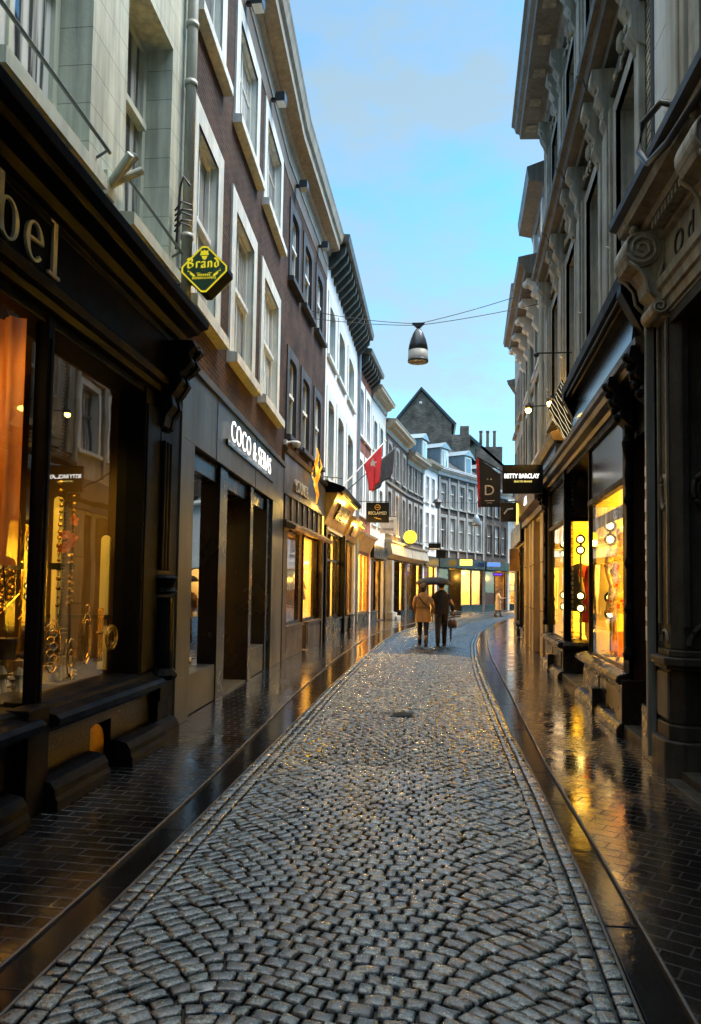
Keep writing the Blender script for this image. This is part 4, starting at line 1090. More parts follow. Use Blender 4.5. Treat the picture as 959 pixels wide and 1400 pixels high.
# ---- corner shop in honey stone, nearest right ---------------------------------------------
q1, K1 = root_for('stone_shop_house', (2.10,7.06), (2.2,-4), 'honey stone shop house with scrolled consoles, a dark corner pier and a pale upper wall')
wall(q1, K1, 4.09, [(.02,1.75,0.1,4.0,.8),(2.3,6.0,.1,4.0,.8),(6.5,10.5,.1,4.0,.8)], M['stone_dark'], name='shop_wall')
wall(q1, K1, 12.5, [(1.25,2.4,5.5,8.4,.25),(4.2,5.4,5.5,8.4,.25),(7.2,8.4,5.5,8.4,.25)], M['plaster_white_scored'] if 'plaster_white_scored' in M else stone('plaster_white',(.60,.62,.60),.65,.12,2.,.15,.25,score=(1.6,.62,.008)), z0=4.1)
roof(q1,K1,12.5)
for a in (1.25,4.2,7.2): window(q1,a,a+1.2 if a>1.3 else 2.4,5.5,8.4,'white_clean','stone_gold',.22,.05,'stone_gold',.16,.14,.2,1,(.6,))
cornice(q1,K1,12.5,std_cornice(12.6,.5),'cornice_grey')
pl=MB(); pl.box(.62,1.02,-.09,-.002,5.15,12); pl.box(.70,.94,-.12,-.0895,5.3,12)
pl.build('pilaster', stone('plaster_honey',(.40,.37,.29),.6,.15,2,.15,.3), q1, bevel=.01)
MB().quad((.5,.75,.1),(6,.75,.1),(6,.75,4.1),(.5,.75,4.1)).build('shop_shutter', M['panel_dark'], q1)
# clustered corner pier
pi_=MB()
def oct_(y0,y1,a,b,c,z0,z1): pi_.prism([(a+c,y0),(b-c,y0),(b,y0+c),(b,y1),(a,y1),(a,y0+c)],'z',z0,z1)
oct_(-.10,.72,-.03,.58,.12,-.02,.33)
oct_(-.05,.68,.0,.52,.10,.33,.46)
oct_(-.02,.66,.01,.46,.09,.46,.93)
oct_(-.07,.7,-.02,.54,.11,.93,.97); oct_(-.10,.72,-.04,.58,.12,.97,1.04); oct_(-.04,.68,.0,.5,.1,1.04,1.10)
oct_(-.01,.64,.02,.44,.08,1.10,4.16)
pier=pi_.build('pier', M['stone_dark'], q1, bevel=.012)
# mouldings on the near side of the pier: framed panel, ring, round-headed niche
nm=MB(); X=.442
nm.box(X,X+.025,.07,.12,1.3,4.1); nm.box(X,X+.025,.52,.57,1.3,4.1)
nm.tube([(X+.01,.31+.155*math.cos(2*PI*i/28),2.50+.155*math.sin(2*PI*i/28)) for i in range(28)],.026,8,True)
nm.tube([(X+.01,.31+.11*math.cos(2*PI*i/28),2.50+.11*math.sin(2*PI*i/28)) for i in range(28)],.014,8,True)
nm.tube([(X+.005,.31-.19*math.cos(PI*i/14),1.14+.19*math.sin(PI*i/14)) for i in range(15)],.028,8)
nm.box(X-.002,X+.004,.14,.48,1.11,1.14)
nm.box(X,X+.02,.12,.14,.5,.9); 
nm.build('pier_moulding', M['stone_dark'], pier, smooth=False)
sm=MB()
for x in (.10,.33): sm.box(x,x+.035,-.035,-.0105,1.32,4.05)
sm.tube([(.23+.075*math.cos(2*PI*i/24),-.015,2.5+.15*math.sin(2*PI*i/24)) for i in range(24)],.02,8,True)
sm.tube([(.23-.075*math.cos(PI*i/12),-.015,1.16+.10*math.sin(PI*i/12)) for i in range(13)],.018,8)
sm.box(.10,.37,-.045,-.0205,.5,.9)
sm.build('pier_moulding', stone('stone_worn',(.16,.145,.105),.5,.35,3,.3,.4), pier, bevel=.006)
# flat pale downpipe between the shops with stickers
dpz=MB().box(-.055,.0,-.10,-.02,.1,5.0); pp=dpz.build('drainpipe', stone('pipe_old',(.20,.21,.185),.45,.2,3,.1,.4), q1, bevel=.008)
stk=MB(); z=1.15
while z<2.7:
    h=RND.uniform(.05,.16); stk.box(-.05,-.005,-.1025,-.1005,z,z+h); stk.box(-.0575,-.0555,-.098,-.03,z+.02,z+h+.03); z+=h+RND.uniform(.04,.1)
stk.build('sticker', M['white_clean'], pp)
# entablature
ent=[(.1,4.12),(-.03,4.12),(-.04,4.2),(-.07,4.21),(-.08,4.29),(-.11,4.31),(-.12,4.38),(-.04,4.40),(-.03,4.76),(-.08,4.78),(-.10,4.86),(-.2,4.88),(-.22,4.93),(-.34,4.95),(-.36,5.02),(-.40,5.04),(-.41,5.10),(0,5.2)]
en=sweep_x(ent,.0,K1).build('entablature', M['stone_gold'], q1, bevel=.004)
dn=MB()
x=.5
while x<6: dn.box(x,x+.045,-.19,-.1,4.80,4.872); x+=.085
dn.build('dentil', M['stone_gold'], en)
sweep_x([(-.36,5.02),(-.425,5.045),(-.43,5.11),(-.36,5.15)],-.02,K1).build('gutter_edge', M['plain_black'], en)
for x in (.04,1.72,6.05):
    co1=MB(); co2=MB()
    w=.36
    S=[(0,4.88),(-.12,4.88),(-.36,4.80),(-.40,4.66),(-.36,4.54),(-.26,4.50),(-.20,4.42),(-.18,4.32),(-.10,4.24),(-.12,4.16),(-.06,4.08),(0,4.06)]
    co1.prism(S,'x',x+.03,x+w-.03)
    co1.lathe((x,-.24,4.68),[(.155,0),(.165,.02),(.165,w-.02),(.155,w)],24,'x')
    co1.lathe((x+.01,-.09,4.15),[(.07,0),(.075,.02),(.075,w-.04),(.07,w-.02)],16,'x')
    for sx in (x-.004,x+w+.004):
        sp=[]
        for i in range(44):
            q=i/43*2.4*2*PI; rr=.15*(1-i/50); sp.append((sx,-.24+rr*math.cos(q+2.2),4.68+rr*math.sin(q+2.2)))
        co2.tube(sp,.016,6)
        sp=[]
        for i in range(24):
            q=i/23*1.6*2*PI; rr=.065*(1-i/28); sp.append((sx,-.09+rr*math.cos(q),4.15-rr*math.sin(q)))
        co2.tube(sp,.012,6)
        co2.tube([(sx,-.36,4.56),(sx,-.28,4.50),(sx,-.22,4.42),(sx,-.2,4.3),(sx,-.13,4.22)],.016,6)
        co2.tube([(sx,-.06,4.56),(sx,-.1,4.42),(sx,-.06,4.3)],.014,6)
    for k in range(6): co2.ball((x+.06+RND.uniform(0,.24),-.34+.05*k,4.9-.015*k+RND.uniform(-.02,.03)),.045,7)
    cons=co1.build('console', M['stone_gold'], q1, bevel=.006); co2.build('scroll', M['stone_gold'], cons, smooth=True)
text('O d', .3, M['stone_dark'], en, (.62,-.034,4.47), ext=.012)
hs=MB().tube([(1.35,-.2,5.35),(1.2,-.32,5.5),(1.05,-.42,5.42),(1.02,-.44,5.2),(1.2,-.42,5.0),(1.6,-.40,4.92),(2.2,-.36,4.92)],.028,8)
hs.build('cable_loop', M['plain_black'], q1, smooth=True)
bs=MB()
for k in range(130):
    x=.02+k*.03+RND.uniform(-.01,.01); s=RND.choice((-1,0,1))
    bs.tube([(x,-.30,5.12),(x+RND.uniform(-.04,.04),-.30+s*.07,5.26+RND.uniform(-.03,.03))],.0016,4)
bs.build('bird_spike', M['zinc'], en)
stp=MB().prism([(.55,-.12),(6,-.12),(6,.8),(.55,.8)],'z',-.02,.035); stp.build('doorstep', M['stone_dark'], q1, bevel=.006)

# ---- cream house with white bracketed cornice ------------------------------------------------
q3,K3=root_for('cream_house',(2.85,22.6),(2.63,17.0),'pale stone house with white scroll brackets under its brown cornice and a dormer on top')
wx=[.5,2.25,4.0]
holes=[(a,a+1.0,5.0,6.7,.25) for a in wx]+[(a,a+1.0,7.3,8.6,.25) for a in wx]+[(.5,5.1,0,3.4,.5)]
wall(q3,K3,9.3,holes,stone('stone_pale',(.36,.35,.30),.65,.18,2,.25,.35)); roof(q3,K3,9.3,3.)
for a in wx:
    for z0,z1 in ((5.0,6.7),(7.3,8.6)): window(q3,a,a+1.0,z0,z1,'frame_grey','white_clean',.14,.04,'white_clean',.1,.1,.22,1,(.58,))
sweep_x([(0,6.9),(-.1,6.9),(-.12,7.05),(0,7.1)],0,K3).build('string_course',M['cornice_cream'],q3)
MB().box(.05,.3,-.1,-.002,4.4,9).box(1.75,2.0,-.1,-.002,4.4,9).box(3.5,3.75,-.1,-.002,4.4,9).box(5.3,5.55,-.1,-.002,4.4,9).build('pilaster',M['stone_gold'],q3,bevel=.01)
co=cornice(q3,K3,9.3,[(0,8.75),(-.08,8.75),(-.1,8.95),(-.5,9.0),(-.52,9.15),(-.64,9.2),(-.66,9.38),(0,9.5)],'cornice_brown')
for k in range(5):
    bk=MB(); x=.1+k*1.25; bk.prism([(0,8.98),(-.46,8.98),(-.46,8.85),(-.3,8.75),(-.34,8.62),(-.16,8.5),(-.2,8.36),(0,8.1)],'x',x,x+.26); bk.ball((x+.13,-.44,8.86),.1,8); bk.ball((x+.13,-.26,8.6),.08,8)
    bk.build('bracket',M['white_paint'],co,bevel=.02)
dm=MB().box(3.0,5.2,.0,2.5,9.45,11.4).build('dormer',M['zinc'],q3)
sweep_x([(0,11.0),(-.05,11.0),(-.1,11.2),(-.42,11.28),(-.46,11.6),(0,11.75),(2.4,11.75),(2.4,11.0)],2.7,5.5).build('dormer_cornice',M['cornice_grey'],dm)
MB().box(3.0,3.3,-.08,-.002,9.45,11).box(4.9,5.2,-.08,-.002,9.45,11).build('dormer_pilaster',M['white_paint'],dm)
MB().box(3.45,4.75,-.02,-.002,9.7,10.9).build('dormer_pane',M['pane'],dm)
for x in (5.48,2.6): MB().tube([(x,-.12,3.9),(x,-.12,8.7)],.058,8).build('drainpipe',M['pipe'],q3)
# stone pier shop
sp=MB()
for a,b,y in ((.2,.7,-.05),(1.5,1.95,-.03),(2.6,3.1,-.06),(3.6,3.9,.05),(4.7,5.25,-.06)): sp.box(a,b,y,.5,0,3.45)
f=sp.build('shopfront',stone('sandstone_pier',(.27,.22,.13),.5,.25,2,.25,.35),q3,bevel=.015)
pj=MB()
for a,b,y in ((.2,.7,-.05),(1.5,1.95,-.03),(2.6,3.1,-.06),(4.7,5.25,-.06)):
    for z in (1.1,2.25): pj.box(a-.004,b+.004,y-.006,y+.02,z,z+.03)
pj.build('pier_joint',M['stone_dark'],f)
MB().box(.1,K3-.05,-.12,-.002,3.45,3.62).prism([(-.04,3.62),(-.28,3.70),(-.32,4.2),(-.04,4.3)],'x',.05,K3-.05).build('fascia',M['panel_bronze'],f,bevel=.01)
text('LE·K', .30, M['letters_lit'], f, (3.2,-.315,3.80), rot=(PI/2-.08,0,0), ext=.01)
shop_room(f,.3,5.2,.03,3.4,.55,2.2,'int_amber',2,55,q3)
MB().quad((.5,.5,.03),(5.1,.5,.03),(5.1,.5,3.4),(.5,.5,3.4)).build('pane',M['glass'],f)

# ---- narrow houses closing the right side ----------------------------------------------------
q4,K4,_f=plain_house((3.15,28.2),(2.85,22.6),11.0,[(.6,1.4),(2.2,3.0),(3.8,4.6)],'tall grey house whose plain side wall rises behind the pale bracketed house','stone_far','stone_far','int_amber','cornice_grey',sw=.1)
q5,K5,_f=plain_house((6.2,38.6),(3.3,28.3),9.6,[(.8,1.7),(3.0,3.9),(5.2,6.1),(7.4,8.3)],'brick house on the right where the lane bends away','brick_grey','stone_far','int_amber','cornice_grey',sw=.1)
q6,K6,_f=plain_house((13.5,50),(6.3,38.7),9.0,[(.8,1.7),(3.0,3.9),(5.2,6.1),(7.4,8.3)],'far brick house on the right beyond the bend','brick_grey','stone_far','int_amber','cornice_grey',sw=.1)

plain_house((24.5,61),(13.6,50.2),9.0,[(.8+i*2.4,1.7+i*2.4) for i in range(6)],'brick row house far along the right side beyond the bend','brick_grey','stone_far',None,'cornice_grey')
plain_house((10.6,64.6),(23,75),9.0,[(.8+i*2.4,1.7+i*2.4) for i in range(6)],'pale row house far along the left side beyond the yellow doorway','stone_far','white_clean',None,'cornice_grey')
# ---- the lane behind the viewer: houses that close the street and show only in reflections
plain_house((-2.7,-30),(-2.76,-4.1),12.0,[(1.2+i*2.4,2.3+i*2.4) for i in range(10)],'brown brick row house behind the viewer on the left, mirrored in the shop glass','brick_brown','surround_grey',None,'cornice_cream')
plain_house((2.2,-4.1),(2.3,-30),12.0,[(1.2+i*2.4,2.3+i*2.4) for i in range(10)],'pale stone row house behind the viewer on the right, mirrored in the shop glass','stone_far','stone_gold',None,'cornice_grey')
plain_house((6,-30.2),(-6,-30.2),11.5,[(1.2+i*2.4,2.3+i*2.4) for i in range(4)],'brick house closing the lane behind the viewer','brick_grey','stone_far',None,'cornice_grey')
# ================================================================== STREET THINGS
# span-wire lamp
lt=thing('street_lamp','grey bell shaped street lamp hung on thin wires over the middle of the lane','street lamp',(-.36,18,7.25))
MB().lathe((0,0,0),[(.235,0),(.25,.02),(.25,.06),(.245,.26)],28).build('diffuser',stone('lamp_frost',(.5,.5,.46),.5,.05,3,0,0),lt,smooth=True)
MB().lathe((0,0,0),[(.247,.26),(.23,.4),(.19,.55),(.13,.7),(.07,.8),(.03,.83)],28).lathe((0,0,0),[(.238,-.02),(.256,-.02),(.258,.03),(.24,.03)],28).build('hood',M['zincgrey'],lt,smooth=True)
MB().prism([(-.16,.97),(.16,.97),(.15,.94),(.04,.84),(-.04,.84),(-.15,.94)],'y',-.04,.04).tube([(0,0,.8),(0,0,.92)],.03,8).build('hanger',M['plain_black'],lt,bevel=.006)
def wire(a,b,sag,label,grp='span wires holding the street lamp'):
    a,b=Vector(a),Vector(b); pts=[a.lerp(b,i/16)-Vector((0,0,sag*4*(i/16)*(1-i/16))) for i in range(17)]
    o=MB().tube(pts,.009,5).build('span_wire',M['plain_black']); tag(o,label,'wire'); return o
wire((-3.13,18.4,8.75),(-.36,18,8.2),.06,'thin dark wire from the brown brick house to the hanging lamp, upper of the two')
wire((-3.13,18.0,8.42),(-.36,18,8.16),.05,'thin dark wire from the brown brick house to the hanging lamp, lower of the two')
wire((-.36,18,8.2),(2.60,17.3,8.75),.05,'thin dark wire from the hanging lamp to the right hand houses, upper of the two')
wire((-.36,18,8.16),(2.60,17.1,8.30),.04,'thin dark wire from the hanging lamp to the right hand houses, lower of the two')
# globe lamp on the bend
gl=thing('globe_lamp','glowing yellow globe lamp on a bracket in front of the dark arched houses','wall lamp',(-1.14,40.6,4.45))
MB().ball((0,0,0),.37,24).build('globe',emit('globe_glow',(1,.66,.04),.62),gl,smooth=True)
MB().tube([(-.0,0,-.36),(0,0,-.5),(-.5,.1,-.5),(-.78,.2,-.42)],.035,8).lathe((0,0,-.44),[(.12,0),(.14,.05),(.1,.1)],12).build('bracket',M['plain_black'],gl)
lamp_light(gl,(0,-.6,-.3),40,(1,.55,.1),.2)
# second small hanging lamp far down the lane
l2=thing('street_lamp','small pale hanging lamp far down the lane in front of the grey row house','street lamp',(2.55,42,5.2))
MB().lathe((0,0,0),[(.24,0),(.25,.1),(.2,.4),(.1,.6),(.03,.66)],16).build('hood',M['zinc'],l2,smooth=True)
MB().tube([(0,0,.6),(0,0,1.3)],.02,6).build('hanger',M['plain_black'],l2)
o=MB().tube([(-1.2,43,6.7),(2.55,42,6.5),(6.6,40,6.8)],.01,5).build('span_wire',M['plain_black']); tag(o,'thin wire carrying the small pale lamp far down the lane','wire')
l3=thing('street_lamp','dark lantern on a bracket at the white house where the street turns','street lamp',(.4,46.2,7.0))
MB().lathe((0,0,0),[(.3,0),(.34,.04),(.2,.2),(.06,.3)],12).build('hood',M['plain_black'],l3)
MB().lathe((0,0,-.35),[(.14,0),(.2,.33)],10).build('lantern_glass',M['frame_grey'],l3)
MB().tube([(0,0,.28),(0,.6,.9),(.0,1.6,.8)],.03,6).build('bracket',M['plain_black'],l3)

def blade(name,label,cat,loc,w,h,d=.07,mat='panel_dark',arm=(.3,.0),side=-1,group=None,rim=None):
    """box sign hung square to the wall, its face towards the viewer; arm reaches back to the wall"""
    t=thing(name,label,cat,loc,0,group)
    p=MB().box(-w/2,w/2,-d/2,d/2,-h/2,h/2).build('sign_box',M[mat],t,bevel=.008)
    if arm[0]:
        a=MB()
        for z in ((h*.3,-h*.3) if arm[1]==2 else (h/2+.04,)): a.tube([(side*(w/2+arm[0]),0,z),((side*w/2 if arm[1]==2 else -side*w/2),0,z)],.015,6)
        if arm[1]!=2:
            for x in (-w*.35,w*.35): a.tube([(x,0,h/2+.04),(x,0,h/2)],.01,6)
        a.build('bracket',M['plain_black'],t)
    return t
# brewery lozenge
bd=thing('brewery_sign','green lozenge shaped brewery sign with yellow rim and blackletter word on a black bracket','sign',(-2.54,7.86,5.12))
sq=lambda s,c=.03:[(-c,s),(c,s),(s,c),(s,-c),(c,-s),(-c,-s),(-s,-c),(-s,c)]
MB().prism(sq(.268),'y',-.11,.11).build('sign_box',M['black_paint'],bd,bevel=.006)
YEL=emit('sign_yellow_backlit',(.95,.80,.04),.16); GRN=stone('sign_green',(.008,.075,.03),.3,.1,3,0,0,coat=.3)
for sy in (-1,1):
    rim=MB(); a=sq(.262); b=sq(.243,.026)
    for i in range(8):
        j=(i+1)%8; rim.prism([a[i],a[j],b[j],b[i]],'y',sy*.111,sy*.117)
    rim.build('rim',YEL,bd); MB().prism(sq(.242,.026),'y',sy*.1105,sy*.113).build('sign_face',GRN,bd)
# broken-pen letters
def nib(mb,strokes,ox,oz,k,y0,y1,flip=1):
    nv=Vector((.085,.06))
    for st in strokes:
        for p,q in zip(st[:-1],st[1:]):
            p,q=Vector(p),Vector(q); n=nv
            poly=[p-n,q-n,q+n,p+n]
            area=sum(poly[i].x*poly[(i+1)%4].y-poly[(i+1)%4].x*poly[i].y for i in range(4))
            if abs(area)<1e-4: continue
            mb.prism([((ox+v.x*k)*flip,oz+v.y*k) for v in poly],'y',y0,y1)
GL={'B':([[(.1,.05),(.1,1.0)],[(-.05,.95),(.2,1.05),(.55,.85),(.5,.62),(.2,.55)],[(.2,.55),(.62,.4),(.58,.12),(.3,-.02),(.02,.08)]],.85),
    'r':([[(.1,0),(.1,.62)],[(.1,.5),(.3,.66),(.42,.55)]],.5),
    'a':([[(.42,.62),(.42,.05),(.52,0)],[(.42,.6),(.12,.62),(.08,.5)],[(.42,.32),(.1,.25),(.1,.05),(.3,-.02),(.42,.1)]],.66),
    'n':([[(.1,0),(.1,.64)],[(.1,.52),(.32,.66),(.45,.5),(.45,.0)]],.66),
    'd':([[(.1,.1),(.1,.5),(.3,.64),(.45,.5),(.45,.1),(.28,-.02),(.1,.1)],[(.45,.5),(.3,.8),(.05,1.0)]],.6)}
lb=MB(); x=-.195
for ch in 'Brand':
    nib(lb,GL[ch][0],x,.02,.105,-.119,-.1135); x+=GL[ch][1]*.115
for k in range(7): 
    lb.box(-.075+k*.022,-.062+k*.022,-.117,-.1135,-.075,-.055)
lb.prism([(-.05,.16),(.05,.16),(.04,.2),(.05,.215),(.02,.205),(0,.22),(-.02,.205),(-.05,.215),(-.04,.2)],'y',-.117,-.1135)
lb.prism([(-.035,.15),(.035,.15),(.02,.115),(0,.105),(-.02,.115)],'y',-.117,-.1135)
for s in (-1,1):
    lb.prism([(s*.10,-.07),(s*.15,-.03),(s*.165,-.05),(s*.12,-.085)][::s],'y',-.117,-.1135); lb.tube([(s*.15,-.03,-.0) if 0 else (s*.15,-.115,-.03),(s*.19,-.115,-.02),(s*.18,-.115,.0)],.004,5)
    lb.box(*sorted((s*.045,s*.09)),-.117,-.1135,-.045,-.041)
lb.build('lettering',YEL,bd)
text('BIERBROUWERIJ',.038,YEL,bd,(0,-.1135,-.112),ext=.003,align='CENTER')
MB().tube([(-.5,0,.05),(-.22,0,.05)],.015,6).tube([(-.5,0,-.12),(-.14,0,-.12)],.015,6).box(-.53,-.49,-.03,.03,-.2,.15).build('bracket',M['plain_black'],bd)

# flags on the left
def flag(name,label,base,tip,cloth,mat,seed,pole='white_clean'):
    t=thing(name,label,'flag',base)
    v=Vector(tip)-Vector(base)
    MB().tube([(0,0,0),tuple(v)],.022,8).ball(tuple(v),.045,8).build('pole',M[pole],t)
    n,m=16,14; vs=[]; (f0,f1,h)=cloth
    for i in range(n+1):
        p=v*(f0+(f1-f0)*i/n)
        for j in range(m+1):
            d=j/m; g=i/n
            pinch=1-.42*d*(1 if seed==1 else .1)
            q=v*(f0+(f1-f0)*(.5+(g-.5)*pinch+ (.12*d if seed==1 else 0)))
            fold=.07*math.sin(g*13+d*2+seed)*d**.6
            vs.append((q.x+fold*.6,q.y+fold*1.2,q.z-h*d*(1-.25*abs(g-.45) if seed==1 else 1)))
    w=m+1
    mb=MB().add(vs,[(i*w+j,i*w+j+1,(i+1)*w+j+1,(i+1)*w+j) for i in range(n) for j in range(m)])
    c=mb.build('cloth',M[mat] if isinstance(mat,str) else mat,t,smooth=True)
    s=c.modifiers.new('thick','SOLIDIFY'); s.thickness=.006
    return t,v
RED=stone('flag_red',(.55,.014,.022),.7,.25,4,.1,.2)
mr,t_=nt('flag_red_star')
f1,v1=flag('flag','red flag with a white star hanging from a pale pole',(-3.02,23.4,4.7),(-1.62,25.4,6.75),(.52,.92,1.30),RED,1)
st=MB().prism([(0+(.17 if i%2==0 else .07)*math.sin(PI*i/5),(.17 if i%2==0 else .07)*math.cos(PI*i/5)) for i in range(10)],'y',-.004,.004).build('star',M['white_clean'],f1,(v1.x*.74-.02,v1.y*.74-.14,v1.z*.74-.36))
f2_,v2=flag('flag','dark grey flag hanging from a black pole behind the red flag',(-3.0,25.6,5.0),(-1.36,28.2,7.1),(.50,.95,.95),stone('flag_dark',(.012,.014,.018),.8,.2,4,.1,.1),2,'plain_black')
text('MAISON', .16, M['stone_dark'], f2_, (v2.x*.42,v2.y*.42-.12,v2.z*.42-.9), ext=.002) if False else None
def flame_mat():
    m,t=nt('flame_gold'); c=ramp(t,noise(t,coords(t,(1,1,.5)),5,4),[(.35,(.9,.16,.01)),(.5,(1,.42,.03)),(.68,(1,.75,.12))])
    e=N(t,'ShaderNodeEmission'); L(t,c,e.inputs[0]); e.inputs[1].default_value=.36; out(t,e.outputs[0]); return m
# horizontal rod with the golden flame figure
fl=thing('flame_ornament','golden glowing flame shaped figure fixed on a steel rod before the bronze shopfront','ornament',(-2.92,18.4,4.85))
pts=[(0,0,-1.35),(.05,0,-1.0),(-.05,0,-.6),(.06,0,-.2),(-.04,0,.2),(.05,0,.55),(-.02,0,.85)]
MB().tube(pts,[.03,.06,.08,.10,.075,.05,.012],10).tube([(.02,0,-.3),(.2,0,.1),(.12,0,.4)],[.05,.035,.01],8).tube([(-.02,0,-.6),(-.2,0,-.25),(-.15,0,.1)],[.05,.03,.01],8).ball((0,0,.35),.085,10).build('figure',flame_mat(),fl,smooth=True)
MB().tube([(-.2,-.2,-.28),(1.0,.6,-.28)],.022,8).tube([(-.2,0,-.28),(.0,0,-.28)],.02,6).build('rod',M['frame_grey'],fl)
fl.scale=(.62,.62,.66); fl.location.z=4.62
# blade signs, left
rs=blade('hanging_sign','black hanging sign with a round gold emblem over one white word','sign',(-2.05,28.0,4.5),.88,.78)
text('RECLAIMED',.17,M['white_clean'],rs,(0,-.045,-.08),ext=.004,align='CENTER',sx=.8)
eb=MB(); eb.tube([(.0+.10*math.cos(2*PI*i/18),-.045,.20+.10*math.sin(2*PI*i/18)) for i in range(18)],.014,6,True); eb.tube([(-.05,-.045,.2),(.05,-.045,.2)],.014,6); eb.tube([(-.12,-.045,-.2),(.15,-.045,-.26)],.014,6); eb.build('emblem',M['gold_panel'],rs)
ss=blade('hanging_sign','white hanging sign with the same dark word written twice, below the black one','sign',(-1.90,32.6,4.4),.72,.72,mat='white_clean')
for z in (.14,-.22): text('SAMSØE',.13,M['plain_black'],ss,(0,-.045,z),ext=.004,align='CENTER')
b1=blade('hanging_sign','small dark hanging sign with a pale lower edge, near the bend','sign',(.22,43.6,4.1),.72,.4)
MB().box(-.3,.3,-.045,-.037,-.17,-.1).build('pale_band',M['white_clean'],b1)
b2=blade('hanging_sign','plain dark hanging sign just below the one with the pale edge','sign',(.62,45.6,3.75),.6,.5)
# far lit signs
b3=blade('lit_sign','small glowing yellow sign box over a far shop window','sign',(2.5,52.6,3.5),.85,.42,mat='lamp_soft',arm=(0,0))
b4=blade('lit_sign','small blue and white lit sign over the far doorway','sign',(4.75,56.4,3.5),1.0,.35,mat='white_clean',arm=(0,0))
MB().box(-.46,.46,-.05,-.037,-.13,.13).build('blue_panel',emit('sign_blue',(.10,.25,1),.35),b4)
b5=blade('lit_sign','small violet neon sign under the blue one at the far doorway','sign',(5.05,56.2,2.75),.8,.25,mat='plain_black',arm=(0,0))
MB().tube([(-.3+.05*i,-.06,.06*(-1)**i) for i in range(13)],.03,6).build('neon',emit('neon_violet',(.22,.06,1),.6),b5)
# right hand blade signs
bb=blade('hanging_sign','black box sign with two lit white words on the right hand wall','sign',(1.88,15.4,3.90),.82,.60,.1,arm=(.25,2),side=1)
text('BETTY BARCLAY',.122,M['letters_lit'],bb,(-.38,-.06,.02),ext=.004,sx=.78,off=.004)
text('SELECTED BRANDS',.05,emit('letters_yellow',(1,.8,.2),.35),bb,(-.18,-.06,-.07),ext=.004,sx=.85)
dfl=thing('banner_flag','black banner with a slanted top, red edge and a gold letter D with two dots','flag',(1.30,17.2,3.5))
MB().prism([(-.22,.02),(.30,.02),(.30,.78),(-.20,1.16)],'y',-.006,.006).build('cloth',stone('banner_black',(.012,.012,.012),.7,.2,4,.1,.1),dfl)
MB().prism([(-.27,1.16),(-.2,1.17),(-.16,.02),(-.20,.0)],'y',-.012,.012).build('red_edge',RED,dfl)
text('D',.34,M['gold_letter'],dfl,(.04,-.008,.30),ext=.003,align='CENTER')
MB().ball((.0,-.012,.67),.018,6).ball((.08,-.012,.67),.018,6).box(-.06,.16,-.012,-.0065,.16,.175).box(-.01,.11,-.012,-.0065,.11,.12).build('emblem',M['gold_letter'],dfl)
MB().tube([(-.24,0,1.19),(.9,0,.52),(1.5,0,.17)],.016,6).build('pole',M['plain_black'],dfl)
b6=blade('hanging_sign','small dark sign with a pale swoosh and a yellow lit edge','sign',(2.25,21.5,3.85),.5,.55,arm=(.3,0),side=1)
MB().tube([(-.15,-.04,-.05),(-.05,-.04,.08),(.1,-.04,.1)],.025,6).build('emblem',M['white_clean'],b6); MB().box(.2,.25,-.05,-.037,-.35,.25).build('lit_edge',M['lamp_soft'],b6)
b7=blade('notice_sign','small bronze plate sign low on the dark pier of the right hand side','sign',(2.62,23.6,2.55),.28,.7,mat='gold_dark',arm=(.1,2),side=1)

# spot lamps on arms over the right hand shop
def spot(loc,label,arm):
    t=thing('spot_lamp',label,'spot lamp',loc,0,'spot lamps over the right hand shop')
    MB().tube([(0,0,.03),(arm,0,.05)],.014,6).lathe((0,0,-.02),[(.06,0),(.07,.06),(.03,.12)],10).build('arm',M['plain_black'],t)
    MB().ball((0,0,-.05),.062,12).build('bulb',emit('spot_glow',(1,.62,.1),9),t,smooth=True)
    return t
s1=spot((2.02,15.6,5.45),'lit spot lamp on a thin arm, the farther of the two on the right wall',.55)
s2=spot((2.16,13.6,5.08),'lit spot lamp shining on the slanted fascia end panel',.3)
lamp_light(s2,(.06,-.25,-.2),25,(1,.55,.12),.06)
rb=thing('lamp_arm','thin dark iron arm projecting from the ornate house above the two spot lamps','bracket',(2.35,13.2,5.85))
MB().tube([(-.5,0,0),(.12,0,0)],.014,6).ball((-.5,0,-.03),.05,8).build('arm',M['plain_black'],rb)

# floodlights under the brick house cornice, camera
for i,(Y,txt) in enumerate(((9.0,'nearest'),(10.9,'second'),(13.2,'third'),(16.2,'fourth'),(19.2,'farthest'))):
    xx=float(np.interp(Y,[8,15.4,20.8],[-2.885,-3.21,-3.1]))
    if i==0:
        f0=thing('floodlight','nearest of five small grey floodlights under the cornice of the brown brick houses','floodlight',(xx,Y,10.85),0,'floodlights under the brick cornice')
        MB().box(.02,.14,-.03,.03,-.03,.03).build('arm',M['plain_black'],f0)
        MB().box(.12,.30,-.11,.11,-.09,.09).prism([(.10,-.06),(.12,-.09),(.12,.09),(.10,.06)],'y',-.08,.08).build('housing',M['zincgrey'],f0,bevel=.02)
        MB().box(.13,.29,-.1,.1,-.096,-.0905).build('lens',M['frame_white'],f0)
    else:
        c=copy_tree(f0); c.location=(xx,Y,10.85); c['label']=f'{txt} of five small grey floodlights under the cornice of the brown brick houses'
sc_=thing('security_camera','white dome security camera where the grey panelled shop meets the bronze one','camera',(-3.12,15.5,4.72))
MB().box(-.08,.0,-.06,.06,-.05,.06).tube([(0,0,0),(.18,0,.02)],.035,8).lathe((.2,0,-.1),[(.06,-.02),(.09,.05),(.1,.1),(.05,.14)],14).build('housing',M['white_clean'],sc_,bevel=.01)
MB().ball((.2,0,-.12),.06,12).build('dome',M['black_glass'],sc_,smooth=True)

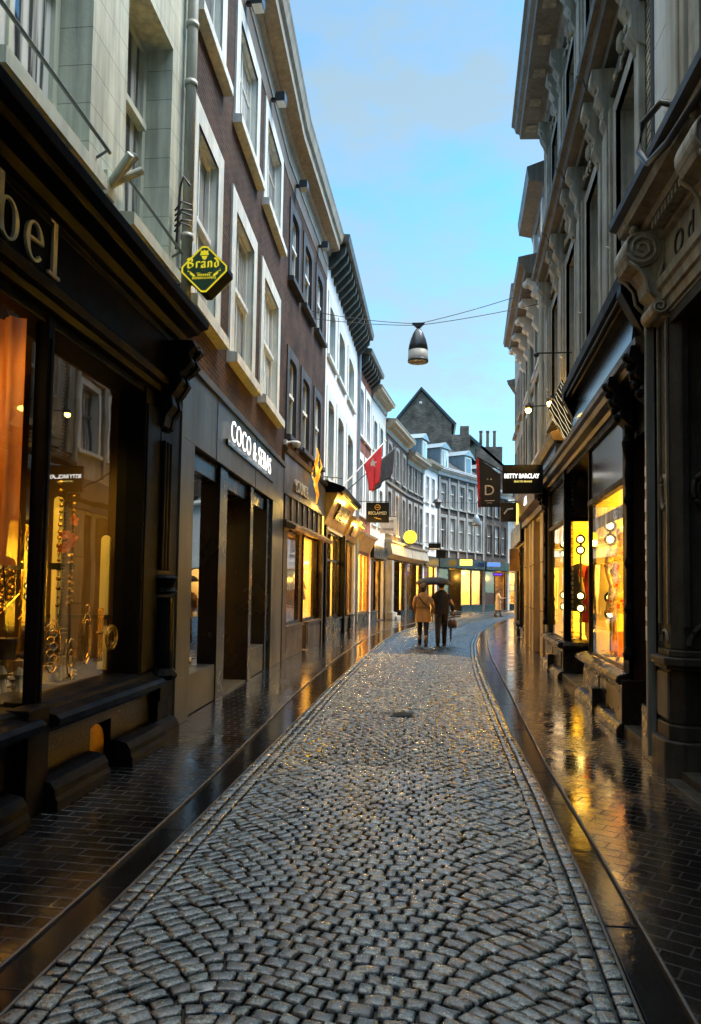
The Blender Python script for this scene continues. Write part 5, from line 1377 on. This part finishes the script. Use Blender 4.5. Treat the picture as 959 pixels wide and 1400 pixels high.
# ---- things in the lit windows ---------------------------------------------------------------
def R2(u,y,z): 
    d=Vector((2.2-2.63,7.1-17.0,0)).normalized(); nrm=Vector((-d.y,d.x,0))
    return Vector((2.63,17,0))+d*u+nrm*y+Vector((0,0,z))
def figure_mesh(name='mannequin'):
    """standing shop mannequin: one body"""
    mb=MB()
    mb.loft([(0,0,.98,.15,.10),(0,0,1.08,.135,.09),(0,0,1.2,.12,.085),(0,0,1.32,.15,.10),(0,0,1.42,.165,.09),(0,0,1.47,.11,.07),(0,0,1.5,.05,.05),(0,0,1.57,.045,.045),(0,-.01,1.62,.07,.085),(0,-.01,1.70,.08,.1),(0,0,1.77,.065,.08),(0,0,1.80,.02,.02)],14)
    for s in (-1,1):
        mb.tube([(s*.08,0,1.0),(s*.09,-.01,.55),(s*.09,.02,.1),(s*.09,-.08,.03)],[.085,.055,.035,.03],10)
        mb.tube([(s*.16,0,1.42),(s*.22,-.02,1.15),(s*.2,-.12,.92),(s*.19,-.16,.84)],[.048,.038,.028,.022],8)
    return mb
SKIN=stone('mannequin_skin',(.62,.40,.22),.4,.05,3,0,0)
FLORAL=None
def floral():
    m,t=nt('floral_cloth'); v=N(t,'ShaderNodeTexVoronoi'); v.inputs['Scale'].default_value=14; L(t,coords(t),v.inputs['Vector'])
    c=ramp(t,v.outputs['Distance'],[(.25,(.5,.03,.02)),(.4,(.75,.45,.12)),(.6,(.2,.22,.05)),(.75,(.8,.6,.3))])
    b=N(t,'ShaderNodeBsdfPrincipled',i_Roughness=.8); L(t,c,b.inputs['Base Color']); out(t,b.outputs[0]); return m
FLORAL=floral(); DRESSRED=stone('dress_red',(.55,.02,.015),.7,.3,6,.1,.1); COAT=stone('coat_dark',(.03,.018,.012),.8,.2,6,.1,.1)
def mannequin(loc,rz,label,cloth,length=.55):
    t=thing('mannequin',label,'mannequin',loc,rz,'mannequins in the shop windows')
    figure_mesh().build('body',SKIN,t,smooth=True)
    d=MB().loft([(0,0,length,.24,.19),(0,0,.8,.2,.15),(0,0,1.0,.17,.12),(0,0,1.2,.132,.098),(0,0,1.32,.162,.112),(0,0,1.42,.172,.10)],18,False)
    for s in (-1,1): d.tube([(s*.15,0,1.42),(s*.21,-.02,1.2)],[.065,.06],10)
    c=d.build('dress',cloth,t,smooth=True); return t
mannequin(R2(6.15,.36,.74),PI*.05,'mannequin in a floral dress standing in the nearer yellow bay window of the black shop',FLORAL)
mannequin(R2(2.72,.52,.66),PI*.05,'mannequin in a red patterned dress in the farther yellow bay window of the black shop',DRESSRED,.35)
ct=thing('hanging_coat','dark coat on a stand beside the red dress in the farther yellow bay window','coat',R2(2.50,.34,.66))
MB().loft([(0,0,.55,.2,.1),(0,0,1.0,.19,.1),(0,0,1.3,.2,.1),(0,0,1.42,.15,.07),(0,0,1.47,.05,.04)],14).build('cloth',COAT,ct,smooth=True)
MB().tube([(0,0,.0),(0,0,1.6)],.015,6).lathe((0,0,0),[(.18,0),(.18,.02),(.02,.04)],12).build('stand',M['plain_black'],ct)
def studio(loc,label,rz):
    t=thing('window_spotlight',label,'spotlight',loc,rz,'round window spotlights in the yellow bays')
    MB().tube([(0,0,0),(0,0,2.0)],.02,8).lathe((0,0,0),[(.16,0),(.16,.02),(.02,.03)],14).build('stand',M['plain_black'],t)
    for z in (1.9,1.7,.85,.62):
        h=MB().lathe((0,-.03,z),[(.03,.16),(.085,.1),(.09,0),(.085,-.01)],18,'y').build('housing',M['plain_black'],t)
        MB().lathe((0,-.045,z),[(.001,0),(.052,.001),(.045,.01)],18,'y').build('lens',M['lamp_warm'],h)
    return t
studio(R2(5.92,.25,.66),'stand of round glowing spotlights beside the floral dress in the nearer yellow bay',-.35)
studio(R2(2.98,.28,.66),'stand of round spotlights in the corner of the farther yellow bay',-.35)
studio(R2(1.55,.17,.66),'stand of round spotlights at the far end of the farther yellow bay',-.5)
ac=thing('armchair','small orange shell armchair at the foot of the floral dress in the nearer yellow bay','chair',R2(6.95,.32,.70),PI*.9)
ORG=stone('chair_orange',(.75,.28,.04),.5,.1,4,.05,0)
MB().box(-.2,.2,-.2,.2,.05,.13).build('seat',ORG,ac,bevel=.03,seg=3)
MB().prism([(-.24,.1),(.24,.1),(.25,.3),(.19,.38),(-.19,.38),(-.25,.3)],'y',.14,.2).prism([(-.2,.1),(.2,.1),(.2,.26),(-.12,.24)],'x',.2,.25).prism([(-.2,.1),(.2,.1),(.2,.26),(-.12,.24)],'x',-.25,-.2).build('backrest',ORG,ac,bevel=.02,seg=3)
for sx in (-1,1):
    for sy in (-1,1): MB().tube([(sx*.16,sy*.16,.06),(sx*.19,sy*.19,-.03)],.014,6).build('leg',M['wood'],ac)
lv=MB()
for k in range(160):
    u=RND.uniform(5.8,8.1); y=RND.uniform(.12,.5); p=R2(u,y,.70+RND.uniform(0,.05)); a=RND.uniform(0,6.28); s=RND.uniform(.02,.05)
    lv.add([(p.x+s*math.cos(a),p.y+s*math.sin(a),p.z),(p.x-s*math.sin(a)*.5,p.y+s*math.cos(a)*.5,p.z+.02),(p.x-s*math.cos(a),p.y-s*math.sin(a),p.z+.005),(p.x+s*math.sin(a)*.5,p.y-s*math.cos(a)*.5,p.z+.012)],[(0,1,2,3)])
for k in range(90):
    u=RND.uniform(.9,3.2); y=RND.uniform(.12,.5); p=R2(u,y,.70+RND.uniform(0,.06)); a=RND.uniform(0,6.28); s=RND.uniform(.02,.06)
    lv.add([(p.x+s*math.cos(a),p.y+s*math.sin(a),p.z),(p.x-s*math.sin(a)*.5,p.y+s*math.cos(a)*.5,p.z+.02),(p.x-s*math.cos(a),p.y-s*math.sin(a),p.z+.005),(p.x+s*math.sin(a)*.5,p.y-s*math.cos(a)*.5,p.z+.012)],[(0,1,2,3)])
tag(lv.build('dry_leaves',stone('dry_leaf',(.5,.26,.05),.7,.4,9,.1,0)),kind='stuff')
# orchids in the left window
def orchid(loc,label,h,s):
    t=thing('orchid',label,'flower',loc,0,'orchids in the left shop window')
    MB().lathe((0,0,0),[(.07,0),(.09,.16),(.085,.17)],14).build('pot',M['wood'],t)
    pts=[(0,0,.15),(.02*s,0,.5),(.05*s,-.02,h*.75),(.18*s,-.05,h)]
    MB().tube(pts,.008,6).build('stem',stone('stem_green',(.06,.07,.02),.6,.2,5,0,0),t)
    mb=MB()
    for k in range(6):
        f=k/5; c=Vector(pts[2]).lerp(Vector(pts[3]),f)+Vector((.03*math.sin(k*2.3),-.04,-.22*f*(k%2)))
        for q in range(5):
            a=2*PI*q/5+k; d=Vector((math.cos(a),-.15,math.sin(a)))*(.05+.012*(q%2)); e=Vector((-math.sin(a),.25,math.cos(a)))*.022
            mb.add([tuple(c),tuple(c+d*.6+e),tuple(c+d),tuple(c+d*.6-e)],[(0,1,2,3)])
    mb.build('petal',stone('petal_orange',(.45,.10,.035),.5,.35,9,0,0),t)
orchid((-2.86-.55,5.62,.98),'orange orchid in the left half of the big black boutique window',1.1,-1)
orchid((-2.86-.5,6.35,.98),'taller orange orchid further right in the black boutique window',1.25,1)
# mannequins in the other windows on the left
for loc,rz,l,c in (((-3.62,9.3,.5),PI/2,'mannequin in a dark coat in the first window of the grey panelled shop',COAT),
                   ((-3.55,17.0,.7),PI/2,'mannequin in a red dress in the near window of the bronze shopfront',DRESSRED),
                   ((-3.55,19.6,.7),PI/2,'mannequin in a floral dress in the far window of the bronze shopfront',FLORAL),
                   ((-3.5,22.0,.6),PI/2,'mannequin in a floral dress in the gold fascia shop under the white house',FLORAL),
                   ((-3.5,24.2,.6),PI/2,'mannequin in a dark coat in the gold fascia shop under the white house',COAT)):
    mannequin(loc,rz,l,c)

# ================================================================== PEOPLE
CB=stone('skin',(.42,.25,.18),.5,.1,6,0,0); BLK=stone('cloth_black',(.012,.012,.014),.85,.2,8,.2,0); TAN=stone('coat_tan',(.33,.20,.075),.8,.18,6,.2,.1)
HAIR=stone('hair_brown',(.06,.03,.015),.6,.3,20,.3,0); HAIRG=stone('hair_grey',(.07,.065,.06),.6,.3,20,.3,0); LEG=stone('trouser_dark',(.018,.018,.022),.85,.2,8,.2,0); BOOT=stone('boot_brown',(.07,.03,.015),.4,.2,8,.1,0)
def skin_body(name,parent,joints,bones,mat,root=0):
    me=bpy.data.meshes.new(name); me.from_pydata([j[0] for j in joints],bones,[]); me.materials.append(mat)
    o=link(name,me,parent)
    m=o.modifiers.new('skin','SKIN'); m.use_smooth_shade=True
    lay=me.skin_vertices[0].data if me.skin_vertices else None
    if lay is None:
        bm=bmesh.new(); bm.from_mesh(me); bm.verts.layers.skin.new(); bm.to_mesh(me); bm.free(); lay=me.skin_vertices[0].data
    for v,j in zip(lay,joints): v.radius=(j[1],j[1] if len(j)<3 else j[2]); v.use_root=False
    lay[root].use_root=True
    s=o.modifiers.new('sub','SUBSURF'); s.levels=1; s.render_levels=2
    return o
def person(loc,rz,label,h,stride,arms,coat,hair,woman,bag=False,coat_len=.75):
    k=h/1.75
    t=thing('person',label,'person',loc,rz)
    J=[((0,0,.95),.13,.10),((0,0,1.15),.12,.09),((0,0,1.38),.15,.09),((0,0,1.50),.055,.055),((0,-.015,1.60),.075,.085),((0,-.02,1.71),.06,.075)]
    Bn=[(0,1),(1,2),(2,3),(3,4),(4,5)]
    def leg(s,fy,lift):
        n=len(J); J.extend([((s*.085,0,.86),.085),((s*.09,fy*.5-.02,.48),.06),((s*.09,fy+.03,.09+lift),.042),((s*.095,fy-.12,.035+lift*.3),.034)]); Bn.extend([(0,n),(n,n+1),(n+1,n+2),(n+2,n+3)])
    leg(-1,stride[0],0.0 if stride[0]<0 else .02); leg(1,stride[1],0.0 if stride[1]<0 else .02)
    for s,(el,wr) in zip((-1,1),arms):
        n=len(J); J.extend([((s*.18,0,1.40),.055),(el,.042),(wr,.03)]); Bn.extend([(2,n),(n,n+1),(n+1,n+2)])
        w=Vector(wr); d=(w-Vector(el)).normalized(); m=n+2
        p=len(J); J.append((tuple(w+d*.07),.026)); Bn.append((m,p))
        for q in range(4):
            a=len(J); off=Vector((0,(q-1.5)*.017,0)); J.extend([(tuple(w+d*.115+off),.0095),(tuple(w+d*(.16-.008*abs(q-1.2))+off+Vector((-s*.02,0,0))),.008)]); Bn.extend([(p,a),(a,a+1)])
        a=len(J); J.extend([(tuple(w+d*.06+Vector((0,-.04,0))),.011),(tuple(w+d*.1+Vector((-s*.012,-.05,0))),.009)]); Bn.extend([(p,a),(a,a+1)])
    n=len(J); J.append(((0,-.115,1.635),.012)); Bn.append((4,n))            # nose
    for s in (-1,1): n=len(J); J.append(((s*.088,.0,1.64),.014)); Bn.append((4,n))   # ears
    b=skin_body('body',t,J,Bn,CB)
    ft=MB()
    for s in (-1,1): ft.ball((s*.032,-.098,1.655),.011,8)
    ft.build('eye',BLK,t)
    c=MB()
    zt=1.47
    if woman: rg=[(0,0,coat_len,.235,.185),(0,0,.86,.225,.175),(0,0,1.0,.205,.15),(0,0,1.14,.19,.135),(0,.0,1.30,.205,.14),(0,.0,1.40,.20,.125),(0,0,zt,.12,.09),(0,0,1.52,.07,.07)]
    else: rg=[(0,0,coat_len,.215,.155),(0,0,.95,.215,.15),(0,0,1.1,.215,.145),(0,0,1.28,.235,.15),(0,0,1.40,.225,.13),(0,0,zt,.13,.09),(0,0,1.53,.065,.065)]
    c.loft(rg,20,False)
    for s,(el,wr) in zip((-1,1),arms):
        w=Vector(wr); e=Vector(el); c.tube([(s*.165,0,1.42),(s*.20,0,1.36),tuple(Vector((s*.2,0,1.36)).lerp(e,.5)),tuple(e),tuple(e.lerp(w,.5)),tuple(e.lerp(w,.92))],[.07,.078,.07,.062,.055,.05],12)
    cc=c.build('coat',coat,t,smooth=True); sd=cc.modifiers.new('sub','SUBSURF'); sd.levels=1; sd.render_levels=1
    tr=MB()
    for s,fy in zip((-1,1),stride):
        lift=0 if fy<0 else .02
        tr.tube([(s*.085,0,.94),(s*.087,fy*.25-.01,.7),(s*.09,fy*.5-.02,.48),(s*.09,fy*.8+.01,.25),(s*.09,fy+.03,.06+lift)],[.115,.10,.078,.066,.062] if not woman else [.1,.085,.07,.058,.05],12)
    tr.build('trousers',LEG,t,smooth=True)
    sh=MB()
    for s,fy in zip((-1,1),stride):
        lift=0 if fy<0 else .02
        sh.loft([(s*.092,fy-.05,lift*.3,.05,.135),(s*.092,fy-.05,.05+lift*.5,.052,.13),(s*.092,fy-.0,.09+lift,.05,.085),(s*.09,fy+.03,.13+lift,.052,.06)]+([(s*.09,fy*.8+.015,.3,.062,.066)] if woman else []),12)
    sh.build('boots' if woman else 'shoes',BOOT if woman else BLK,t,smooth=True)
    hr=MB().ball((0,.012,1.685),.105,14,(.95,1.05,1.05))
    if woman: hr.ball((0,.10,1.66),.055,10); hr.ball((0,.04,1.6),.085,10,(1,.8,.9))
    hr.build('hair',hair,t,smooth=True)
    t.scale=(k,k,k)
    return t
w_=person((-.20,20.75,0),PI,'woman in a belted tan coat and brown boots walking away under the umbrella',1.72,(.17,-.19),(((.29,.03,1.13),(.27,-.08,.9)),((-.0+.30,.02,1.12),(.26,-.16,.95))) if False else (((-.29,.03,1.13),(-.25,-.10,.92)),((.27,.03,1.13),(.22,-.12,.95))),TAN,HAIR,True,coat_len=.68)
MB().tube([(-.15,-.1,1.0),(-.2,.05,1.05),(-.02,.155,1.22),(.12,.135,1.38),(.13,0,1.46),(.1,-.13,1.35)],.016,6).build('bag_strap',BLK,w_)
MB().loft([(0,0,1.06,.207,.157),(0,0,1.11,.203,.15)],20,False).build('belt',stone('belt',(.16,.09,.03),.6,.1,5,0,0),w_)
m_=person((.31,21.0,0),PI,'man in black holding an open umbrella and a handbag, walking away',1.80,(-.20,.19),(((-.30,.05,1.15),(-.31,-.02,.90)),((.24,-.10,1.18),(.17,-.24,1.38))),BLK,HAIRG,False,coat_len=.86)
um=thing('umbrella','open black umbrella held over the walking couple','umbrella',(.02,21.22,1.42))
vs=[];n=16;m=7
for i in range(m+1):
    f=i/m
    for kx in range(n):
        a=2*PI*kx/n; sc_k=1 if kx%2==0 else 1-.07*f
        r_=.54*math.sin(f*PI/2*.95)*sc_k; vs.append((r_*math.cos(a),r_*math.sin(a),.50-.22*f**2.0-(0 if kx%2==0 else .012*f)))
mb=MB().add(vs,[(i*n+kx,i*n+(kx+1)%n,(i+1)*n+(kx+1)%n,(i+1)*n+kx) for i in range(m) for kx in range(n)])
cn=mb.build('canopy',BLK,um,smooth=True); cn.modifiers.new('t','SOLIDIFY').thickness=.004
rb=MB()
for kx in range(0,n,2):
    a=2*PI*kx/n; rb.tube([(0,0,.49),(.3*math.cos(a),.3*math.sin(a),.42),(.53*math.cos(a),.53*math.sin(a),.275)],.005,4)
rb.build('rib',M['zincgrey'],um); MB().tube([(0,0,-.12),(0,0,.58)],.011,8).build('shaft',M['zincgrey'],um); MB().tube([(0,0,-.12),(0,0,-.2),(.03,0,-.23),(.06,0,-.2)],.014,8).build('handle',M['wood'],um)
um.location=(.10,21.24,1.44)
hb=thing('handbag','dark brown handbag hanging from the hand of the man in black','handbag',(.62,21.0,.50))
MB().loft([(0,0,0,.10,.06),(0,0,.05,.13,.08),(0,0,.17,.125,.075),(0,0,.24,.08,.04)],14).build('body',BOOT,hb,smooth=True)
MB().tube([(-.07,0,.22),(-.06,0,.34),(0,0,.40),(.06,0,.34),(.07,0,.22)],.01,6).build('handle',BOOT,hb)
fu=thing('folded_umbrella','slim folded dark umbrella hanging below the handbag','umbrella',(.58,20.9,.12))
MB().loft([(0,0,0,.008,.008),(0,0,.08,.025,.025),(0,0,.45,.035,.035),(0,0,.55,.012,.012)],10).build('cloth',BLK,fu,smooth=True); MB().tube([(0,0,.55),(0,0,.66),(.03,0,.7)],.01,6).build('handle',M['wood'],fu)
d_=person((4.0,44.2,0),PI*.55,'distant person in a long pale coat at the far bend',1.62,(.22,-.2),(((-.3,-.1,1.15),(-.3,-.3,1.2)),((.28,-.05,1.13),(.22,-.2,1.0))),stone('coat_pale',(.42,.34,.22),.8,.15,6,.2,0),HAIR,True,coat_len=.42)
MB().tube([(.2,.1,.9),(.24,.1,1.1),(.1,0,1.4)],.015,6).loft([(.25,.1,.75,.14,.06),(.25,.1,.95,.12,.05)],10).build('shoulder_bag',BLK,d_)
d_.rotation_euler=(0,.0,PI*.55)

# ================================================================== CAMERA, SKY, LIGHT
cam=bpy.data.cameras.new('camera'); co_=bpy.data.objects.new('camera',cam); COL.objects.link(co_)
F_=1000; psi=math.atan(110/1000); th=math.radians(3.05); ro=math.radians(.86)
f=Vector((-math.sin(psi)*math.cos(th),math.cos(psi)*math.cos(th),math.sin(th))); r0=Vector((math.cos(psi),math.sin(psi),0)); u0=r0.cross(f)
up=u0*math.cos(ro)-r0*math.sin(ro); rt=r0*math.cos(ro)+u0*math.sin(ro)
co_.matrix_world=Matrix(((rt.x,up.x,-f.x,0),(rt.y,up.y,-f.y,0),(rt.z,up.z,-f.z,1.6),(0,0,0,1)))
cam.sensor_fit='VERTICAL'; cam.sensor_height=36; cam.lens=36*F_/1400; cam.shift_y=50/1400; cam.clip_end=1000; cam.clip_start=.05
scene.camera=co_

SUN_EL,SUN_ROT=math.radians(58),math.radians(75)
w=bpy.data.worlds.new('World'); scene.world=w; w.use_nodes=True; t=w.node_tree; t.nodes.clear()
sky=N(t,'ShaderNodeTexSky',sky_type='NISHITA'); sky.sun_disc=False; sky.sun_elevation=SUN_EL; sky.sun_rotation=SUN_ROT; sky.air_density=1.; sky.dust_density=.4; sky.ozone_density=3.
tc=N(t,'ShaderNodeTexCoord'); mp=N(t,'ShaderNodeMapping'); L(t,tc.outputs['Generated'],mp.inputs[0]); mp.inputs['Scale'].default_value=(1,1,2.2)
cl=noise(t,mp.outputs[0],2.3,7,.58)
tint=mixc(t,1.,sky.outputs[0],(.46,.98,1.12),'MULTIPLY')
cm=mixc(t,ramp(t,cl,[(.42,.0),(.60,.80)]),tint,(1.42,1.84,1.92))
sz=N(t,'ShaderNodeSeparateXYZ'); L(t,tc.outputs['Generated'],sz.inputs[0])
cm=mixc(t,ramp(t,sz.outputs[2],[(.68,0.),(.88,.9)]),cm,(2.1,2.1,1.98))
cm=mixc(t,1.,cm,ramp(t,sz.outputs[2],[(0.,.215),(.30,.175),(.70,.15),(.88,.80),(1.,1.)]),'MULTIPLY'); cm=mixc(t,1.,cm,(4,4,4),'MULTIPLY')
bg=N(t,'ShaderNodeBackground'); L(t,cm,bg.inputs[0]); bg.inputs[1].default_value=.12
o=N(t,'ShaderNodeOutputWorld'); L(t,bg.outputs[0],o.inputs[0])
sl=bpy.data.lights.new('sun','SUN'); sl.energy=1.5; sl.angle=math.radians(35); sl.color=(1,.97,.92)
so=bpy.data.objects.new('sun',sl); COL.objects.link(so)
# direction towards the sun: Blender sky rotation is measured from +Y, clockwise seen from above
sd=Vector((math.sin(SUN_ROT)*math.cos(SUN_EL),math.cos(SUN_ROT)*math.cos(SUN_EL),math.sin(SUN_EL)))
so.rotation_euler=sd.to_track_quat('Z','Y').to_euler()
vs_=scene.view_settings; vs_.view_transform='Standard'; vs_.look='None'; vs_.gamma=1; vs_.use_curve_mapping=False; vs_.exposure=2.22
scene.cycles.use_denoising=True
scene.cycles.max_bounces=8; scene.cycles.glossy_bounces=4; scene.cycles.transparent_max_bounces=12; scene.cycles.sample_clamp_indirect=6
scene.cycles.caustics_reflective=False; scene.cycles.caustics_refractive=False
